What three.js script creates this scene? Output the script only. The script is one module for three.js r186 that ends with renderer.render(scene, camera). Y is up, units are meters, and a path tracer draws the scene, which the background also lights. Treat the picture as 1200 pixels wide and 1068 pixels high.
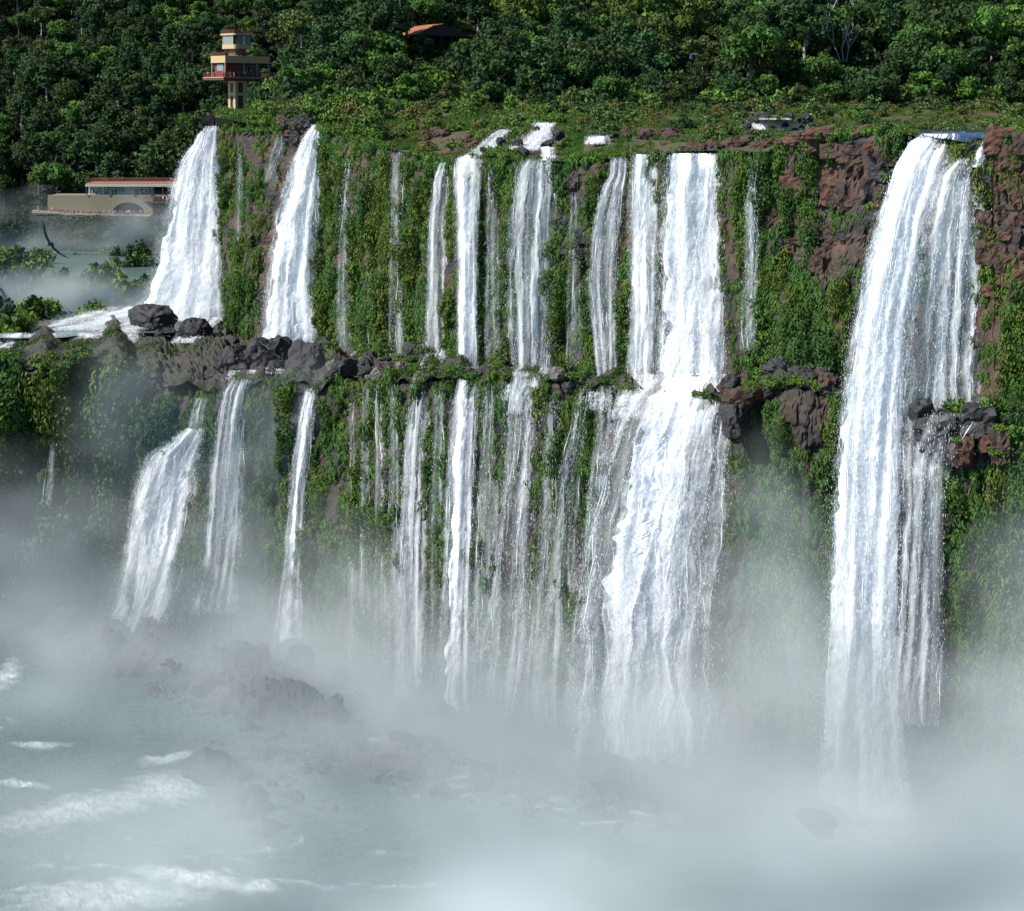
import * as THREE from 'three';
import { mergeGeometries } from 'three/addons/utils/BufferGeometryUtils.js';
import { Sky } from 'three/addons/objects/Sky.js';
import { MarchingCubes } from 'three/addons/objects/MarchingCubes.js';
import { createNoise3D } from 'simplex-noise';

// ------------------------------------------------------------------ camera, sky, sun, exposure
const F = 2240, EYE = 5, HORIZON = 125;             // focal length and horizon row, measured on the 1200 x 1068 photograph
const scene = new THREE.Scene();
const camera = new THREE.PerspectiveCamera(THREE.MathUtils.radToDeg(2 * Math.atan(534 / F)), 1200 / 1068, 1, 4000);
camera.position.set(0, EYE, 0);
camera.lookAt(0, EYE, -100);
camera.setViewOffset(1200, 1068, 0, 534 - HORIZON, 1200, 1068);   // lens shifted down, verticals stay vertical
camera.updateProjectionMatrix();
const SUN = new THREE.Vector3(-0.70, 0.70, 0.30).normalize();
const sky = new Sky();
sky.name = 'sky'; sky.scale.setScalar(3000);
sky.material.uniforms.sunPosition.value.copy(SUN);
sky.material.uniforms.turbidity.value = 3; sky.material.uniforms.rayleigh.value = 1.2;
sky.material.uniforms.mieCoefficient.value = 0.004; sky.material.uniforms.mieDirectionalG.value = 0.8;
sky.userData.kind = 'structure';
scene.add(sky);
scene.environmentIntensity = 0.115;
const sun = new THREE.DirectionalLight(new THREE.Color(1, 0.95, 0.87), 4.8);
sun.position.copy(SUN).multiplyScalar(600).add(new THREE.Vector3(0, 0, -330));
sun.target.position.set(0, 0, -330);
sun.castShadow = true; sun.shadow.radius = 1; sun.shadow.mapSize.set(4096, 4096);
Object.assign(sun.shadow.camera, { left: -320, right: 320, top: 320, bottom: -320, near: 10, far: 1500 });
scene.add(sun, sun.target);
const renderer = new THREE.WebGLRenderer({ antialias: true });
renderer.toneMapping = THREE.LinearToneMapping;
renderer.toneMappingExposure = 1.5;
renderer.shadowMap.enabled = true;

// ------------------------------------------------------------------ helpers
let seedState = 7;
const seed = (n) => { seedState = n | 0; };
const R = () => { seedState = (seedState + 0x6d2b79f5) | 0; let t = Math.imul(seedState ^ (seedState >>> 15), 1 | seedState); t = (t + Math.imul(t ^ (t >>> 7), 61 | t)) ^ t; return ((t ^ (t >>> 14)) >>> 0) / 4294967296; };
const rr = (a, b) => a + (b - a) * R();
const gauss = () => Math.sqrt(-2 * Math.log(R() + 1e-9)) * Math.cos(6.2831853 * R());
const noise = createNoise3D(R);
const { clamp, lerp } = THREE.MathUtils, smoothstep = (x, a, b) => { const t = clamp((x - a) / (b - a), 0, 1); return t * t * (3 - 2 * t); };   // also falls when a > b
const fbm = (x, y, z, o = 3) => { let s = 0, a = 0.5; for (let i = 0; i < o; i++) { s += a * noise(x, y, z); x *= 2.03; y *= 2.03; z *= 2.03; a *= 0.5; } return s; };
const hash = (a, b, c = 0) => { let h = Math.imul(a | 0, 374761393) ^ Math.imul(b | 0, 668265263) ^ Math.imul(c | 0, 1274126177); h = Math.imul(h ^ (h >>> 13), 1274126177); return ((h ^ (h >>> 16)) >>> 0) / 4294967296; };
const V = (x, y, z) => new THREE.Vector3(x, y, z);
const at = (px, py, d) => V((px - 600) / F * d, EYE - (py - HORIZON) / F * d, -d);     // a measured bearing and height at a distance, as a place in metres
const bearing = (x, d) => 600 + x / d * F;
function table(rows, k = 1) {                                                           // smooth lookup in [key, value ...] rows
  return (x) => {
    let i = 0; while (i < rows.length - 2 && x > rows[i + 1][0]) i++;
    const t = clamp((x - rows[i][0]) / (rows[i + 1][0] - rows[i][0]), 0, 1), v = (j) => rows[clamp(j, 0, rows.length - 1)][k];
    const a = v(i - 1), b = v(i), c = v(i + 1), e = v(i + 2), m0 = (c - a) * 0.35, m1 = (e - b) * 0.35;
    return (2 * t ** 3 - 3 * t * t + 1) * b + (t ** 3 - 2 * t * t + t) * m0 + (3 * t * t - 2 * t ** 3) * c + (t ** 3 - t * t) * m1;
  };
}
const taken = new Map();
function numbered(n) { const k = taken.get(n) ?? 0; taken.set(n, k + 1); return k ? n + '_' + String(k).padStart(3, '0') : n; }
function tag(o, label, category, group, kind) { o.userData = {}; if (label) o.userData.label = label; if (category) o.userData.category = category; if (group) o.userData.group = group; if (kind) o.userData.kind = kind; return o; }
function mesh(name, g, m, parent = scene) { const o = new THREE.Mesh(g, m); o.castShadow = o.receiveShadow = true; o.name = parent === scene ? numbered(name) : name; parent.add(o); return o; }
function thing(name, label, category, pos = V(0, 0, 0), group) { const o = new THREE.Group(); o.name = numbered(name); o.position.copy(pos); tag(o, label, category, group); scene.add(o); return o; }
function copy(o, label, group) { const c = o.clone(); c.name = numbered(o.name.replace(/_\d{3}$/, '')); c.userData = { ...o.userData }; if (label) c.userData.label = label; if (group) c.userData.group = group; scene.add(c); return c; }
function geo(pos, col, idx) { const g = new THREE.BufferGeometry(); g.setAttribute('position', new THREE.Float32BufferAttribute(pos, 3)); if (col) g.setAttribute('color', new THREE.Float32BufferAttribute(col, 3)); if (idx) g.setIndex(idx); return g; }
const lin = (r, g, b) => new THREE.Color().setRGB(r, g, b);
const std = (c, o = {}) => new THREE.MeshStandardMaterial({ color: c, roughness: 0.85, ...o });
function instanced(name, g, m, mats, cols, label, category) {
  const o = new THREE.InstancedMesh(g, m, mats.length); mats.forEach((x, i) => o.setMatrixAt(i, x)); if (cols) cols.forEach((c, i) => o.setColorAt(i, c));
  o.name = numbered(name); o.castShadow = o.receiveShadow = true; tag(o, label, category, null, 'stuff'); scene.add(o); return o;
}
// box with its corner edges cut, from min to max corner
function box(x0, x1, y0, y1, z0, z1) { const g = new THREE.BoxGeometry(x1 - x0, y1 - y0, z1 - z0); g.translate((x0 + x1) / 2, (y0 + y1) / 2, (z0 + z1) / 2); return g; }
function rod(a, b, r0, r1 = r0, n = 6) { const d = b.clone().sub(a), g = new THREE.CylinderGeometry(r1, r0, d.length(), n, 1); g.translate(0, d.length() / 2, 0); g.applyQuaternion(new THREE.Quaternion().setFromUnitVectors(V(0, 1, 0), d.normalize())); g.translate(a.x, a.y, a.z); return g; }
const merged = (list) => mergeGeometries(list.map((g) => { const n = g.index ? g.toNonIndexed() : g; for (const k of Object.keys(n.attributes)) if (k !== 'position' && k !== 'normal' && k !== 'color') n.deleteAttribute(k); return n; }));
// one diamond leaf, folded a little on its midrib
function leaf(P, C, p, dir, nor, len, wid, c) {
  const side = V(0, 0, 0).crossVectors(dir, nor).normalize(), m = p.clone().addScaledVector(dir, len * 0.5), tip = p.clone().addScaledVector(dir, len).addScaledVector(nor, -len * 0.18);
  const a = m.clone().addScaledVector(side, wid / 2).addScaledVector(nor, -wid * 0.16), b = m.clone().addScaledVector(side, -wid / 2).addScaledVector(nor, -wid * 0.16);
  P.push(p.x, p.y, p.z, a.x, a.y, a.z, tip.x, tip.y, tip.z, p.x, p.y, p.z, tip.x, tip.y, tip.z, b.x, b.y, b.z);
  if (C) for (let i = 0; i < 6; i++) C.push(c[0], c[1], c[2]);
}
const onBall = () => { const y = rr(-1, 1), a = rr(0, 6.2832), r = Math.sqrt(1 - y * y); return V(r * Math.cos(a), y, r * Math.sin(a)); };

// ------------------------------------------------------------------ the lie of the land (bearing, distance, height tables)
const dRim = table([[200, 400], [250, 385], [300, 368], [370, 352], [420, 338], [470, 325], [550, 308], [625, 298], [715, 290], [800, 280], [905, 268], [960, 262], [1040, 252], [1100, 246], [1200, 236], [1330, 225], [1420, 217]]);
const pRim = table([[200, 152], [250, 152], [300, 154], [370, 150], [420, 165], [470, 178], [520, 188], [550, 186], [590, 182], [625, 188], [680, 190], [715, 186], [760, 182], [840, 180], [898, 182], [915, 172], [945, 162], [1040, 157], [1075, 160], [1100, 166], [1150, 172], [1165, 163], [1200, 160], [1330, 158], [1420, 158]]);
const yRim = (b) => EYE - (pRim(b) - HORIZON) / F * dRim(b);
const yTer0 = table([[-200, -37.9], [240, -37.9], [340, -38.8], [470, -36], [600, -35.2], [700, -36.3], [800, -35], [870, -34.3], [950, -31.6], [1040, -33.5], [1100, -34.6], [1200, -32.5], [1420, -32]]);
const yTer = (b) => yTer0(b) + 2.2 * noise(b * 0.02, 8, 2);
const lipRows = [[-200, 416, 324], [0, 419, 320], [60, 425, 320], [110, 423, 322], [160, 428, 322], [200, 442, 318], [240, 456, 315], [290, 448, 311], [340, 452, 307], [372, 454, 305], [400, 442, 301], [470, 446, 292], [530, 442, 286], [600, 452, 279], [640, 454, 276], [700, 459, 271], [760, 463, 265], [800, 467, 262], [870, 468, 256], [950, 454, 249], [1000, 472, 244], [1060, 490, 239], [1110, 502, 236], [1150, 490, 233], [1200, 503, 229], [1330, 508, 220], [1420, 508, 213]];
const dLip = table(lipRows, 2), pLip0 = table(lipRows, 1), pLip = (b) => pLip0(b) + 13 * noise(b * 0.02, 3, 3) + 5 * noise(b * 0.06, 5, 3), yLip = (b) => EYE - (pLip(b) - HORIZON) / F * dLip(b);
const dBase = table([[-200, 312], [0, 312], [130, 310], [200, 307], [340, 301], [470, 278], [600, 268], [700, 263], [800, 255], [900, 247], [1000, 237], [1060, 231], [1200, 222], [1330, 213], [1420, 206]]);
const WATER = -82, LEAN = 5;
const blockOff = (u, y, w, h, s) => { const row = Math.floor(y / h + 0.35 * noise(u * 0.04, y * 0.1, s)), k = Math.floor(u / w + hash(row, s) * 7); return hash(k, row, s) - 0.5; };
function bareness(b, p) {                                   // 1 where the photograph shows naked rock on the walls
  let v = 0;
  const spot = (x, y, rx, ry, s = 1) => { v = Math.max(v, s * clamp(1.6 - 1.6 * Math.hypot((b - x) / rx, (p - y) / ry), 0, 1)); };
  spot(990, 205, 85, 60, 0.7); spot(965, 285, 80, 42, 0.6); spot(1190, 240, 45, 100, 0.8); spot(900, 455, 60, 22); spot(950, 480, 35, 80, 0.8); spot(860, 480, 26, 50);
  spot(345, 148, 22, 20); spot(670, 225, 30, 26); spot(690, 300, 40, 40, 0.7); spot(1130, 520, 75, 36); spot(195, 435, 70, 40, 0.9);
  spot(480, 425, 120, 18, 0.9); spot(640, 440, 120, 14, 0.6); spot(340, 420, 70, 30); spot(400, 285, 16, 40, 0.6); spot(925, 250, 30, 90, 0.5); spot(310, 280, 40, 14, 0.6);
  return v;
}
const upperOut = (b, y) => {                                // how far the upper wall stands out at a bearing and height (m)
  const p = HORIZON + (EYE - y) / dRim(b) * F, bare = bareness(b, p), u = b * 0.13;
  return 1.7 * noise(u * 0.11, y * 0.03, 3) + 0.8 * noise(u * 0.4, y * 0.16, 9) + (0.35 + 1.5 * bare) * blockOff(u, y, 3.4, 2.6, 5) + (0.15 + 0.7 * bare) * blockOff(u, y, 1.3, 1.1, 8) + 0.2 * noise(u * 1.9, y * 1.5, 2);
};
const upperD = (b, y) => { const t = clamp((yRim(b) - y) / 36, 0, 1.2); return dRim(b) - LEAN * t ** 1.3; };
const lowerOut = (b, y) => {
  const p = HORIZON + (EYE - y) / dLip(b) * F, bare = bareness(b, p), u = b * 0.12, left = smoothstep(b, 300, 180);
  return (1.4 + 2.2 * left) * noise(u * 0.1, y * 0.03, 31) + 0.8 * noise(u * 0.4, y * 0.16, 19) + (0.3 + 1.5 * bare) * blockOff(u, y, 3.2, 2.6, 15) + (0.15 + 0.6 * bare) * blockOff(u, y, 1.3, 1.1, 18) + 0.2 * noise(u * 1.9, y * 1.5, 12);
};
const lowerD = (b, y) => { const t = clamp((yLip(b) - y) / (yLip(b) - WATER), -0.1, 1.1); return lerp(dLip(b), dBase(b), t); };
// ground of the upper river and of the wooded slopes behind it
function groundY(x, d) {
  const b = bearing(x, d), e = dRim(clamp(b, 240, 1400)), r = d - e, w = lerp(1, smoothstep(x, -84, -50), smoothstep(d, 398, 450));
  const bump = 0.5 * noise(x * 0.07, d * 0.05, 1) + 0.25 * noise(x * 0.2, d * 0.15, 4);
  let right = lerp(yRim(clamp(b, 240, 1400)), 0.1, smoothstep(r, 2, 34)) + 4.4 * smoothstep(d, 330, 430) + Math.max(0, d - 425) * 0.28 + bump * smoothstep(r, 1, 15);
  let left = -38 + 9 * smoothstep(d, 572, 598) + Math.max(0, d - 628) * 0.5 + bump;
  return lerp(left, right, w);
}

// ------------------------------------------------------------------ rock, earth and water of the setting
const rockTone = (x, y, z, wet) => {
  const a = fbm(x * 0.12, y * 0.12, z * 0.12, 3), f = fbm(x * 0.9, y * 0.9, z * 0.9, 2);
  let c = [0.044, 0.028, 0.019]; const red = smoothstep(a, 0.05, 0.45), dark = smoothstep(a, -0.05, -0.4);
  c = c.map((v, i) => lerp(v, [0.075, 0.04, 0.025][i], red)); c = c.map((v, i) => lerp(v, [0.015, 0.015, 0.014][i], Math.max(dark, wet)));
  const k = 1 + 0.55 * f; return c.map((v) => Math.max(0.01, v * k));
};
const rockMat = std(0xffffff, { vertexColors: true, roughness: 0.78, flatShading: true });
function sheet(cols, rows, fn, color) {                       // grid of points fn(i, j) with colours color(point, i, j)
  const P = [], C = [], I = [];
  for (let i = 0; i <= cols; i++) for (let j = 0; j <= rows; j++) { const p = fn(i, j); P.push(p.x, p.y, p.z); C.push(...color(p, i, j)); }
  for (let i = 0; i < cols; i++) for (let j = 0; j < rows; j++) { const a = i * (rows + 1) + j, b = a + rows + 1; I.push(a, a + 1, b, b, a + 1, b + 1); }
  return geo(P, C, I);
}
const upperPoint = (b, y, out = 0) => { const d0 = dRim(b), d = upperD(b, y) - upperOut(b, y) - out; return V((b - 600) / F * d0, y, -d); };
const lowerPoint = (b, y, out = 0) => { const d0 = dLip(b), d = lowerD(b, y) - lowerOut(b, y) - out; return V((b - 600) / F * d0, y, -d); };
const structure = (o, kind = 'structure') => { o.userData.kind = kind; return o; };
{
  const nb = 640, b0 = 252, b1 = 1400, ny = 96;
  const cliff = structure(mesh('cliff', sheet(nb, ny, (i, j) => {
    const b = lerp(b0, b1, i / nb), top = yRim(b) + 0.25, y = lerp(top, yTer(b) - 4, j / ny);
    const p = upperPoint(b, y); if (j < 3) p.z -= (3 - j) * 0.9; return p;
  }, (p) => rockTone(p.x, p.y, p.z, 0.35 * smoothstep(p.y, -20, -34))), rockMat));
  const side = structure(mesh('cliff', sheet(90, 50, (i, j) => {
    const d = lerp(384, 575, i / 90), b = lerp(252, 262, i / 90), x = (b - 600) / F * d, y = lerp(groundY(x, d) + 0.2, -41, j / 50);
    return V(x + 1.5 * noise(d * 0.08, y * 0.07, 5) + 0.6 * noise(d * 0.4, y * 0.3, 6) - 1.2, y, -d);
  }, (p) => rockTone(p.x, p.y, p.z, 0)), rockMat));
  structure(mesh('cliff', sheet(760, 110, (i, j) => {
    const b = lerp(-180, 1400, i / 760), y = lerp(yLip(b) + 0.2, WATER - 2, j / 110), p = lowerPoint(b, y); if (j < 3) p.z -= (3 - j) * 0.8; return p;
  }, (p) => rockTone(p.x, p.y, p.z, 0.5)), rockMat));
  // rock shelf between the two walls, widening into the basin under the far falls
  structure(mesh('rock_shelf', sheet(640, 100, (i, j) => {
    const b = lerp(-180, 1400, i / 640), t = j / 100, far = b < 266 ? 590 : dRim(b) - LEAN + 5, d = lerp(dLip(b) - 0.6, far, b < 266 ? t * t : t), x = (b - 600) / F * d;
    const y = lerp(yLip(b), yTer(b), smoothstep(t, 0, b < 266 ? 0.35 : 1)) + (0.9 * noise(x * 0.18, d * 0.18, 7) + 0.6 * noise(x * 0.6, d * 0.5, 8) + 0.35 * noise(x * 1.5, d * 1.2, 9)) * smoothstep(t, 0, 0.2) * (b < 185 ? 0.45 : 1) - (b < 266 ? 1.1 * smoothstep(t, 0.42, 0.55) : 0);
    return V(x, y, -d);
  }, (p) => { const c = rockTone(p.x * 1.4, p.y, p.z * 1.4, 0.6), g = smoothstep(fbm(p.x * 0.2, 9, p.z * 0.2, 3), 0.0, 0.3); return c.map((v, i) => lerp(v, [0.03, 0.048, 0.014][i], 0.75 * g)); }), rockMat));
  // dark wet talus below the lower wall, running down into the river
  const toe = table([[-60, 306], [40, 300], [100, 284], [200, 260], [300, 229], [350, 216], [500, 211], [900, 203], [1400, 190]]);
  structure(mesh('talus_slope', sheet(420, 90, (i, j) => {
    const b = lerp(-60, 1330, i / 420), t = j / 90, d = lerp(dBase(b) + 3, toe(b), t), x = (b - 600) / F * d, h = lerp(lerp(2.8, 1.0, smoothstep(b, 330, 470)), -2.2, smoothstep(t, 0, 1));
    return V(x, WATER + h + (1.3 * noise(x * 0.1, d * 0.1, 21) + 0.9 * noise(x * 0.33, d * 0.33, 22) + 0.5 * Math.abs(noise(x * 0.9, d * 0.9, 23)) + 0.25 * noise(x * 2.1, d * 2.1, 24)) * (0.35 + 0.65 * smoothstep(t, 0, 0.15)), -d);
  }, (p) => { const c = rockTone(p.x * 1.6, p.y, p.z * 1.6, 0.85), g = smoothstep(fbm(p.x * 0.15, 4, p.z * 0.15, 3), 0.0, 0.35); return c.map((v, i) => lerp(v * 0.8, [0.02, 0.034, 0.012][i], 0.8 * g)); }), rockMat));
  // upper river bed with islands of soil
  const earth = (p) => { const a = fbm(p.x * 0.08, 3, p.z * 0.08), f = fbm(p.x * 0.7, 1, p.z * 0.7, 2), g = smoothstep(a, -0.15, 0.25); const w = smoothstep(-p.z, 415, 440); return [0.075, 0.045, 0.028].map((v, i) => Math.max(0.006, lerp(lerp(v, [0.045, 0.055, 0.018][i], g), [0.014, 0.018, 0.009][i], w) * (1 + 0.5 * f))); };
  const earthMat = std(0xffffff, { vertexColors: true, roughness: 0.95 });
  structure(mesh('river_plateau', sheet(360, 130, (i, j) => {
    const b = lerp(252, 1400, i / 360), t = j / 130, d = lerp(dRim(b) - 0.5, 570, t * t * 0.75 + t * 0.25), x = (b - 600) / F * d;
    return V(x, groundY(x, d) + (j < 2 ? 0.1 : 0), -d);
  }, earth), earthMat));
  const forestFloor = (p) => { const f = fbm(p.x * 0.3, 1, p.z * 0.3, 2); return [0.012, 0.017, 0.008].map((v) => v * (1 + 0.6 * f)); };
  structure(mesh('forest_slope', sheet(150, 110, (i, j) => {
    const x = lerp(-330, 420, i / 150), d = lerp(566, 980, j / 110); return V(x, groundY(x, d) - 0.25, -d);
  }, forestFloor), earthMat));
  // river in the gorge, with foam drifting on it
  const foamAt = (x, z) => {
    const d = -z, b = bearing(x, d), p = HORIZON + (EYE - WATER) / d * F; let v = 0;
    const streak = (bx, by, rx, ry, tilt) => { const u = b - bx, w = p - by + tilt * u; v = Math.max(v, clamp(1.25 - Math.hypot(u / rx, w / ry), 0, 1)); };
    streak(110, 945, 165, 22, 0.2); streak(190, 925, 70, 26, 0.1); streak(48, 873, 45, 5, 0); streak(20, 919, 40, 5, -0.05); streak(230, 1030, 110, 13, -0.14); streak(120, 1052, 150, 28, 0.05); streak(10, 790, 22, 22, 0.6); streak(200, 888, 50, 7, 0.15); streak(300, 1040, 30, 12, 0);
    const n = 0.5 + 0.5 * fbm(x * 0.25 + z * 0.1, 2, z * 0.5, 4); v = Math.max(v, 0.75 * clamp(1 - 7 * Math.abs(noise(x * 0.045 + 0.3 * noise(x * 0.1, z * 0.1, 5), z * 0.11, 14)), 0, 1) * smoothstep(noise(x * 0.03, z * 0.03, 15), -0.1, 0.5)); return clamp(v * 1.1 - n * 0.75, 0, 0.85);
  };
  structure(mesh('gorge_river', sheet(560, 330, (i, j) => {
    const x = lerp(-130, 110, i / 560), d = lerp(120, 325, j / 330), f = foamAt(x, -d);
    return V(x, WATER + 0.45 * fbm(x * 0.25, 5, d * 0.4, 4) + 0.35 * f * (0.5 + 0.5 * noise(x * 0.9, 3, d * 0.9)), -d);
  }, (p) => { const f = foamAt(p.x, p.z); return [lerp(0.042, 0.62, f), lerp(0.078, 0.67, f), lerp(0.07, 0.65, f)]; }), std(0xffffff, { vertexColors: true, roughness: 0.3 })));
}
const riverMat = std(lin(0.025, 0.045, 0.06), { roughness: 0.12 });
const poolMat = std(lin(0.10, 0.15, 0.14), { roughness: 0.2 });
function pool(name, pts, y, m) {                               // level water sheet through measured shore points [bearing, distance]
  const s = new THREE.Shape(pts.map(([b, d]) => new THREE.Vector2((b - 600) / F * d, d))), g = new THREE.ShapeGeometry(s, 4);
  g.rotateX(-Math.PI / 2); g.translate(0, y, 0); const p = g.attributes.position;
  for (let i = 0; i < p.count; i++) p.setY(i, y);
  g.computeVertexNormals(); return structure(mesh(name, g, m));
}
function wavyPool(name, b0, b1, d0, d1, yOf, m, nx = 80, nd = 24) {
  return structure(mesh(name, sheet(nx, nd, (i, j) => { const b = lerp(b0, b1, i / nx), d = lerp(typeof d0 === 'function' ? d0(b) : d0, typeof d1 === 'function' ? d1(b) : d1, j / nd), x = (b - 600) / F * d; return V(x, yOf(b, d) + 0.05 * noise(x * 0.8, 3, d * 0.5), -d); }, () => [1, 1, 1]), m));
}
wavyPool('basin_water', -170, 246, (b) => 350 + 8 * smoothstep(b, 60, 120) + 12 * smoothstep(b, 190, 246), 588, () => -37.4, poolMat, 160, 120);
wavyPool('river_pool', 786, 906, (b) => dRim(b) - 0.8, (b) => dRim(b) + 16, (b) => yRim(b) + 0.42, riverMat);
wavyPool('river_pool', 738, 786, (b) => dRim(b) - 0.6, (b) => dRim(b) + 6, (b) => yRim(b) + 0.42, riverMat, 40, 10);
wavyPool('river_pool', 1078, 1176, (b) => dRim(b) - 0.5, (b) => dRim(b) + 26, (b, d) => lerp(yRim(b) + 0.45, 1.75, smoothstep(d - dRim(b), 0, 12)), riverMat);
wavyPool('river_pool', 888, 935, 330, 352, () => 2.7, riverMat, 30, 12);
wavyPool('river_pool', 622, 652, 322, 332, () => 1.55, riverMat, 20, 8);
wavyPool('river_pool', 683, 722, 309, 318, () => 0.75, riverMat, 20, 8);

// ------------------------------------------------------------------ falling water
const waterMat = new THREE.MeshPhysicalMaterial({ color: lin(0.92, 0.93, 0.935), roughness: 0.85, transmission: 0.4, thickness: 0, specularIntensity: 0.2, side: THREE.DoubleSide });
const sheetMat = new THREE.MeshPhysicalMaterial({ color: lin(0.92, 0.925, 0.93), roughness: 0.8, specularIntensity: 0.3, side: THREE.DoubleSide });
const veilMat = new THREE.MeshPhysicalMaterial({ color: lin(0.92, 0.93, 0.935), vertexColors: true, transparent: true, roughness: 0.85, transmission: 0.45, thickness: 0, specularIntensity: 0.1, side: THREE.DoubleSide });
// rows: [py, pxLeft, pxRight, distance]; cover: how much of its width is water; core: solid body inside the veil
function fallPath(rows) {
  const col = [1, 2, 3].map((k) => table(rows.map((r) => [r[0], r[k]])));
  const y0 = rows[0][0], y1 = rows[rows.length - 1][0];
  return (t, u) => { const p = lerp(y0, y1, t); return at(lerp(col[0](p), col[1](p), u), p, col[2](p)); };
}
function waterfall(label, rows, { cover = 1, core = 0, spray = 0.15, band = 5, wide = 1, group, seedN = 1, name = 'waterfall', start = 0, foot = 1 } = {}) {
  seed(seedN * 977 + 13);
  const at_ = fallPath(rows), o = thing(name, label, 'waterfall', V(0, 0, 0), group), T = at_(0, 0.5), B = at_(1, 0.5), H = T.distanceTo(B);
  o.position.copy(T);
  const W = at_(0.5, 0).distanceTo(at_(0.5, 1)), area = H * W, k0 = R() * 50;
  const veil = (u, t) => clamp(0.5 + 0.62 * noise(u * band, t * 0.5, k0) + 0.4 * noise(u * band * 3.1, t * 1.2, k0 + 9), 0, 1);   // where the sheet is full and where it is torn
  const wob = (u, t) => 0.035 * noise(u * 6, t * 4, k0 + 20) + 0.02 * noise(u * 15, t * 9, k0 + 30);
  const deep = (u, t) => 0.5 * noise(u * 4, t * 1.5, k0 + 40) + 0.15 * noise(u * 11, t * 3, k0 + 41);
  const P = [], S = [];
  const point = (t, u, off) => { const p = at_(clamp(t, 0, 1), u + wob(u, t)); p.z += deep(u, t) * Math.min(1, W / 6) + off; return p.sub(T); };
  const ribbon = (arr, t0, len, u, w, off) => {
    const n = Math.max(2, Math.min(9, Math.round(len / 1.3))), tl = len / H, ang = rr(-0.9, 0.9), sway = rr(-0.25, 0.25), sx = Math.cos(ang) * w / 2, sz = Math.sin(ang) * w / 2; let pl, pr, k = rr(0, 6);
    for (let i = 0; i <= n; i++) {
      const f = i / n, t = t0 + tl * f, q = point(t, u, off), s = Math.sin(Math.PI * clamp(f * 0.9 + 0.05, 0, 1)) * (0.7 + 0.5 * Math.sin(k + f * 9)); q.x += 0.12 * Math.sin(k + f * 5) + sway * f;
      const l = [q.x - sx * s, q.y, q.z - sz * s], r = [q.x + sx * s, q.y, q.z + sz * s];
      if (i) arr.push(...pl, ...l, ...pr, ...pr, ...l, ...r); pl = l; pr = r;
    }
  };
  const fleck = (arr, q, len, w) => { const a = rr(-1.2, 1.2), x = Math.cos(a) * w / 2, z = Math.sin(a) * w / 2, k = rr(-0.15, 0.15) * len; arr.push(q.x, q.y + len / 2, q.z, q.x - x, q.y, q.z - z, q.x + x, q.y, q.z + z, q.x + x, q.y, q.z + z, q.x - x, q.y, q.z - z, q.x + k, q.y - len / 2, q.z); };
  const nLong = Math.min(9000, area * cover * 0.4), nShort = Math.min(60000, area * cover * 15), nSpray = Math.min(40000, area * spray * 16);
  for (let i = 0; i < nLong; i++) {
    const u = R(), t = R() ** 1.1 * 1.02 - 0.02; if (R() > veil(u, t) ** 1.2 * 1.5) continue;
    ribbon(P, t, Math.min(rr(1.5, 9) * Math.min(1, H / 25), (1.02 - t) * H), u, rr(0.04, 0.13) * wide, rr(-0.5, 1.0));
  }
  for (let i = 0; i < nShort; i++) {
    const u = R(), t = R(); if (R() > veil(u, t) * 1.15 + 0.1) continue;
    const q = point(t, u + 0.035 * gauss(), rr(-0.6, 1.3)); q.x += 0.15 * gauss(); fleck(P, q, rr(0.1, 0.55), rr(0.035, 0.09) * wide);
  }
  for (let i = 0; i < nSpray; i++) {
    const t = R() ** 0.8, q = point(t, R() < 0.5 ? R() : (R() < 0.5 ? -0.04 : 1.04), 0); q.x += gauss() * (0.15 + 0.8 * t * Math.min(1, W / 5)); q.z += gauss() * (0.3 + 1.2 * t); q.y += gauss() * 0.5;
    fleck(S, q, rr(0.05, 0.22), rr(0.03, 0.07));
  }
  if (core) {                                                       // the unbroken body of the water, folded and ragged at its edges
    const nu = Math.max(8, Math.round(W * 3.5)), nt = Math.max(20, Math.round(H * 2.6)), CP = [], CI = [];
    for (let i = 0; i <= nu; i++) for (let j = 0; j <= nt; j++) {
      const t = j / nt, e0 = clamp(0.5 - core * 0.75 + 0.12 * noise(t * H * 0.12, 1, k0 + 70) + 0.05 * noise(t * H * 0.5, 2, k0 + 71), 0.03, 0.45), e1 = clamp(0.5 + core * 0.75 + 0.12 * noise(t * H * 0.12, 5, k0 + 72) + 0.05 * noise(t * H * 0.5, 6, k0 + 73), 0.55, 0.97), u = lerp(e0, e1, i / nu);
      const q = point(t, u, -0.35 + 0.3 * noise(u * W * 0.5, t * H * 0.1, k0 + 60) + 0.2 * noise(u * W * 1.5, t * H * 0.45, k0 + 61) + 0.13 * noise(u * W * 3.5, t * H * 1.6, k0 + 62) - 0.5 * Math.abs(2 * i / nu - 1) ** 3);
      CP.push(q.x, q.y, q.z);
    }
    for (let i = 0; i < nu; i++) for (let j = 0; j < nt; j++) { const a = i * (nt + 1) + j, b = a + nt + 1; CI.push(a, a + 1, b, b, a + 1, b + 1); }
    const g = geo(CP, null, CI); g.computeVertexNormals(); mesh('water_body', g, sheetMat, o);
  }
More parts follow.
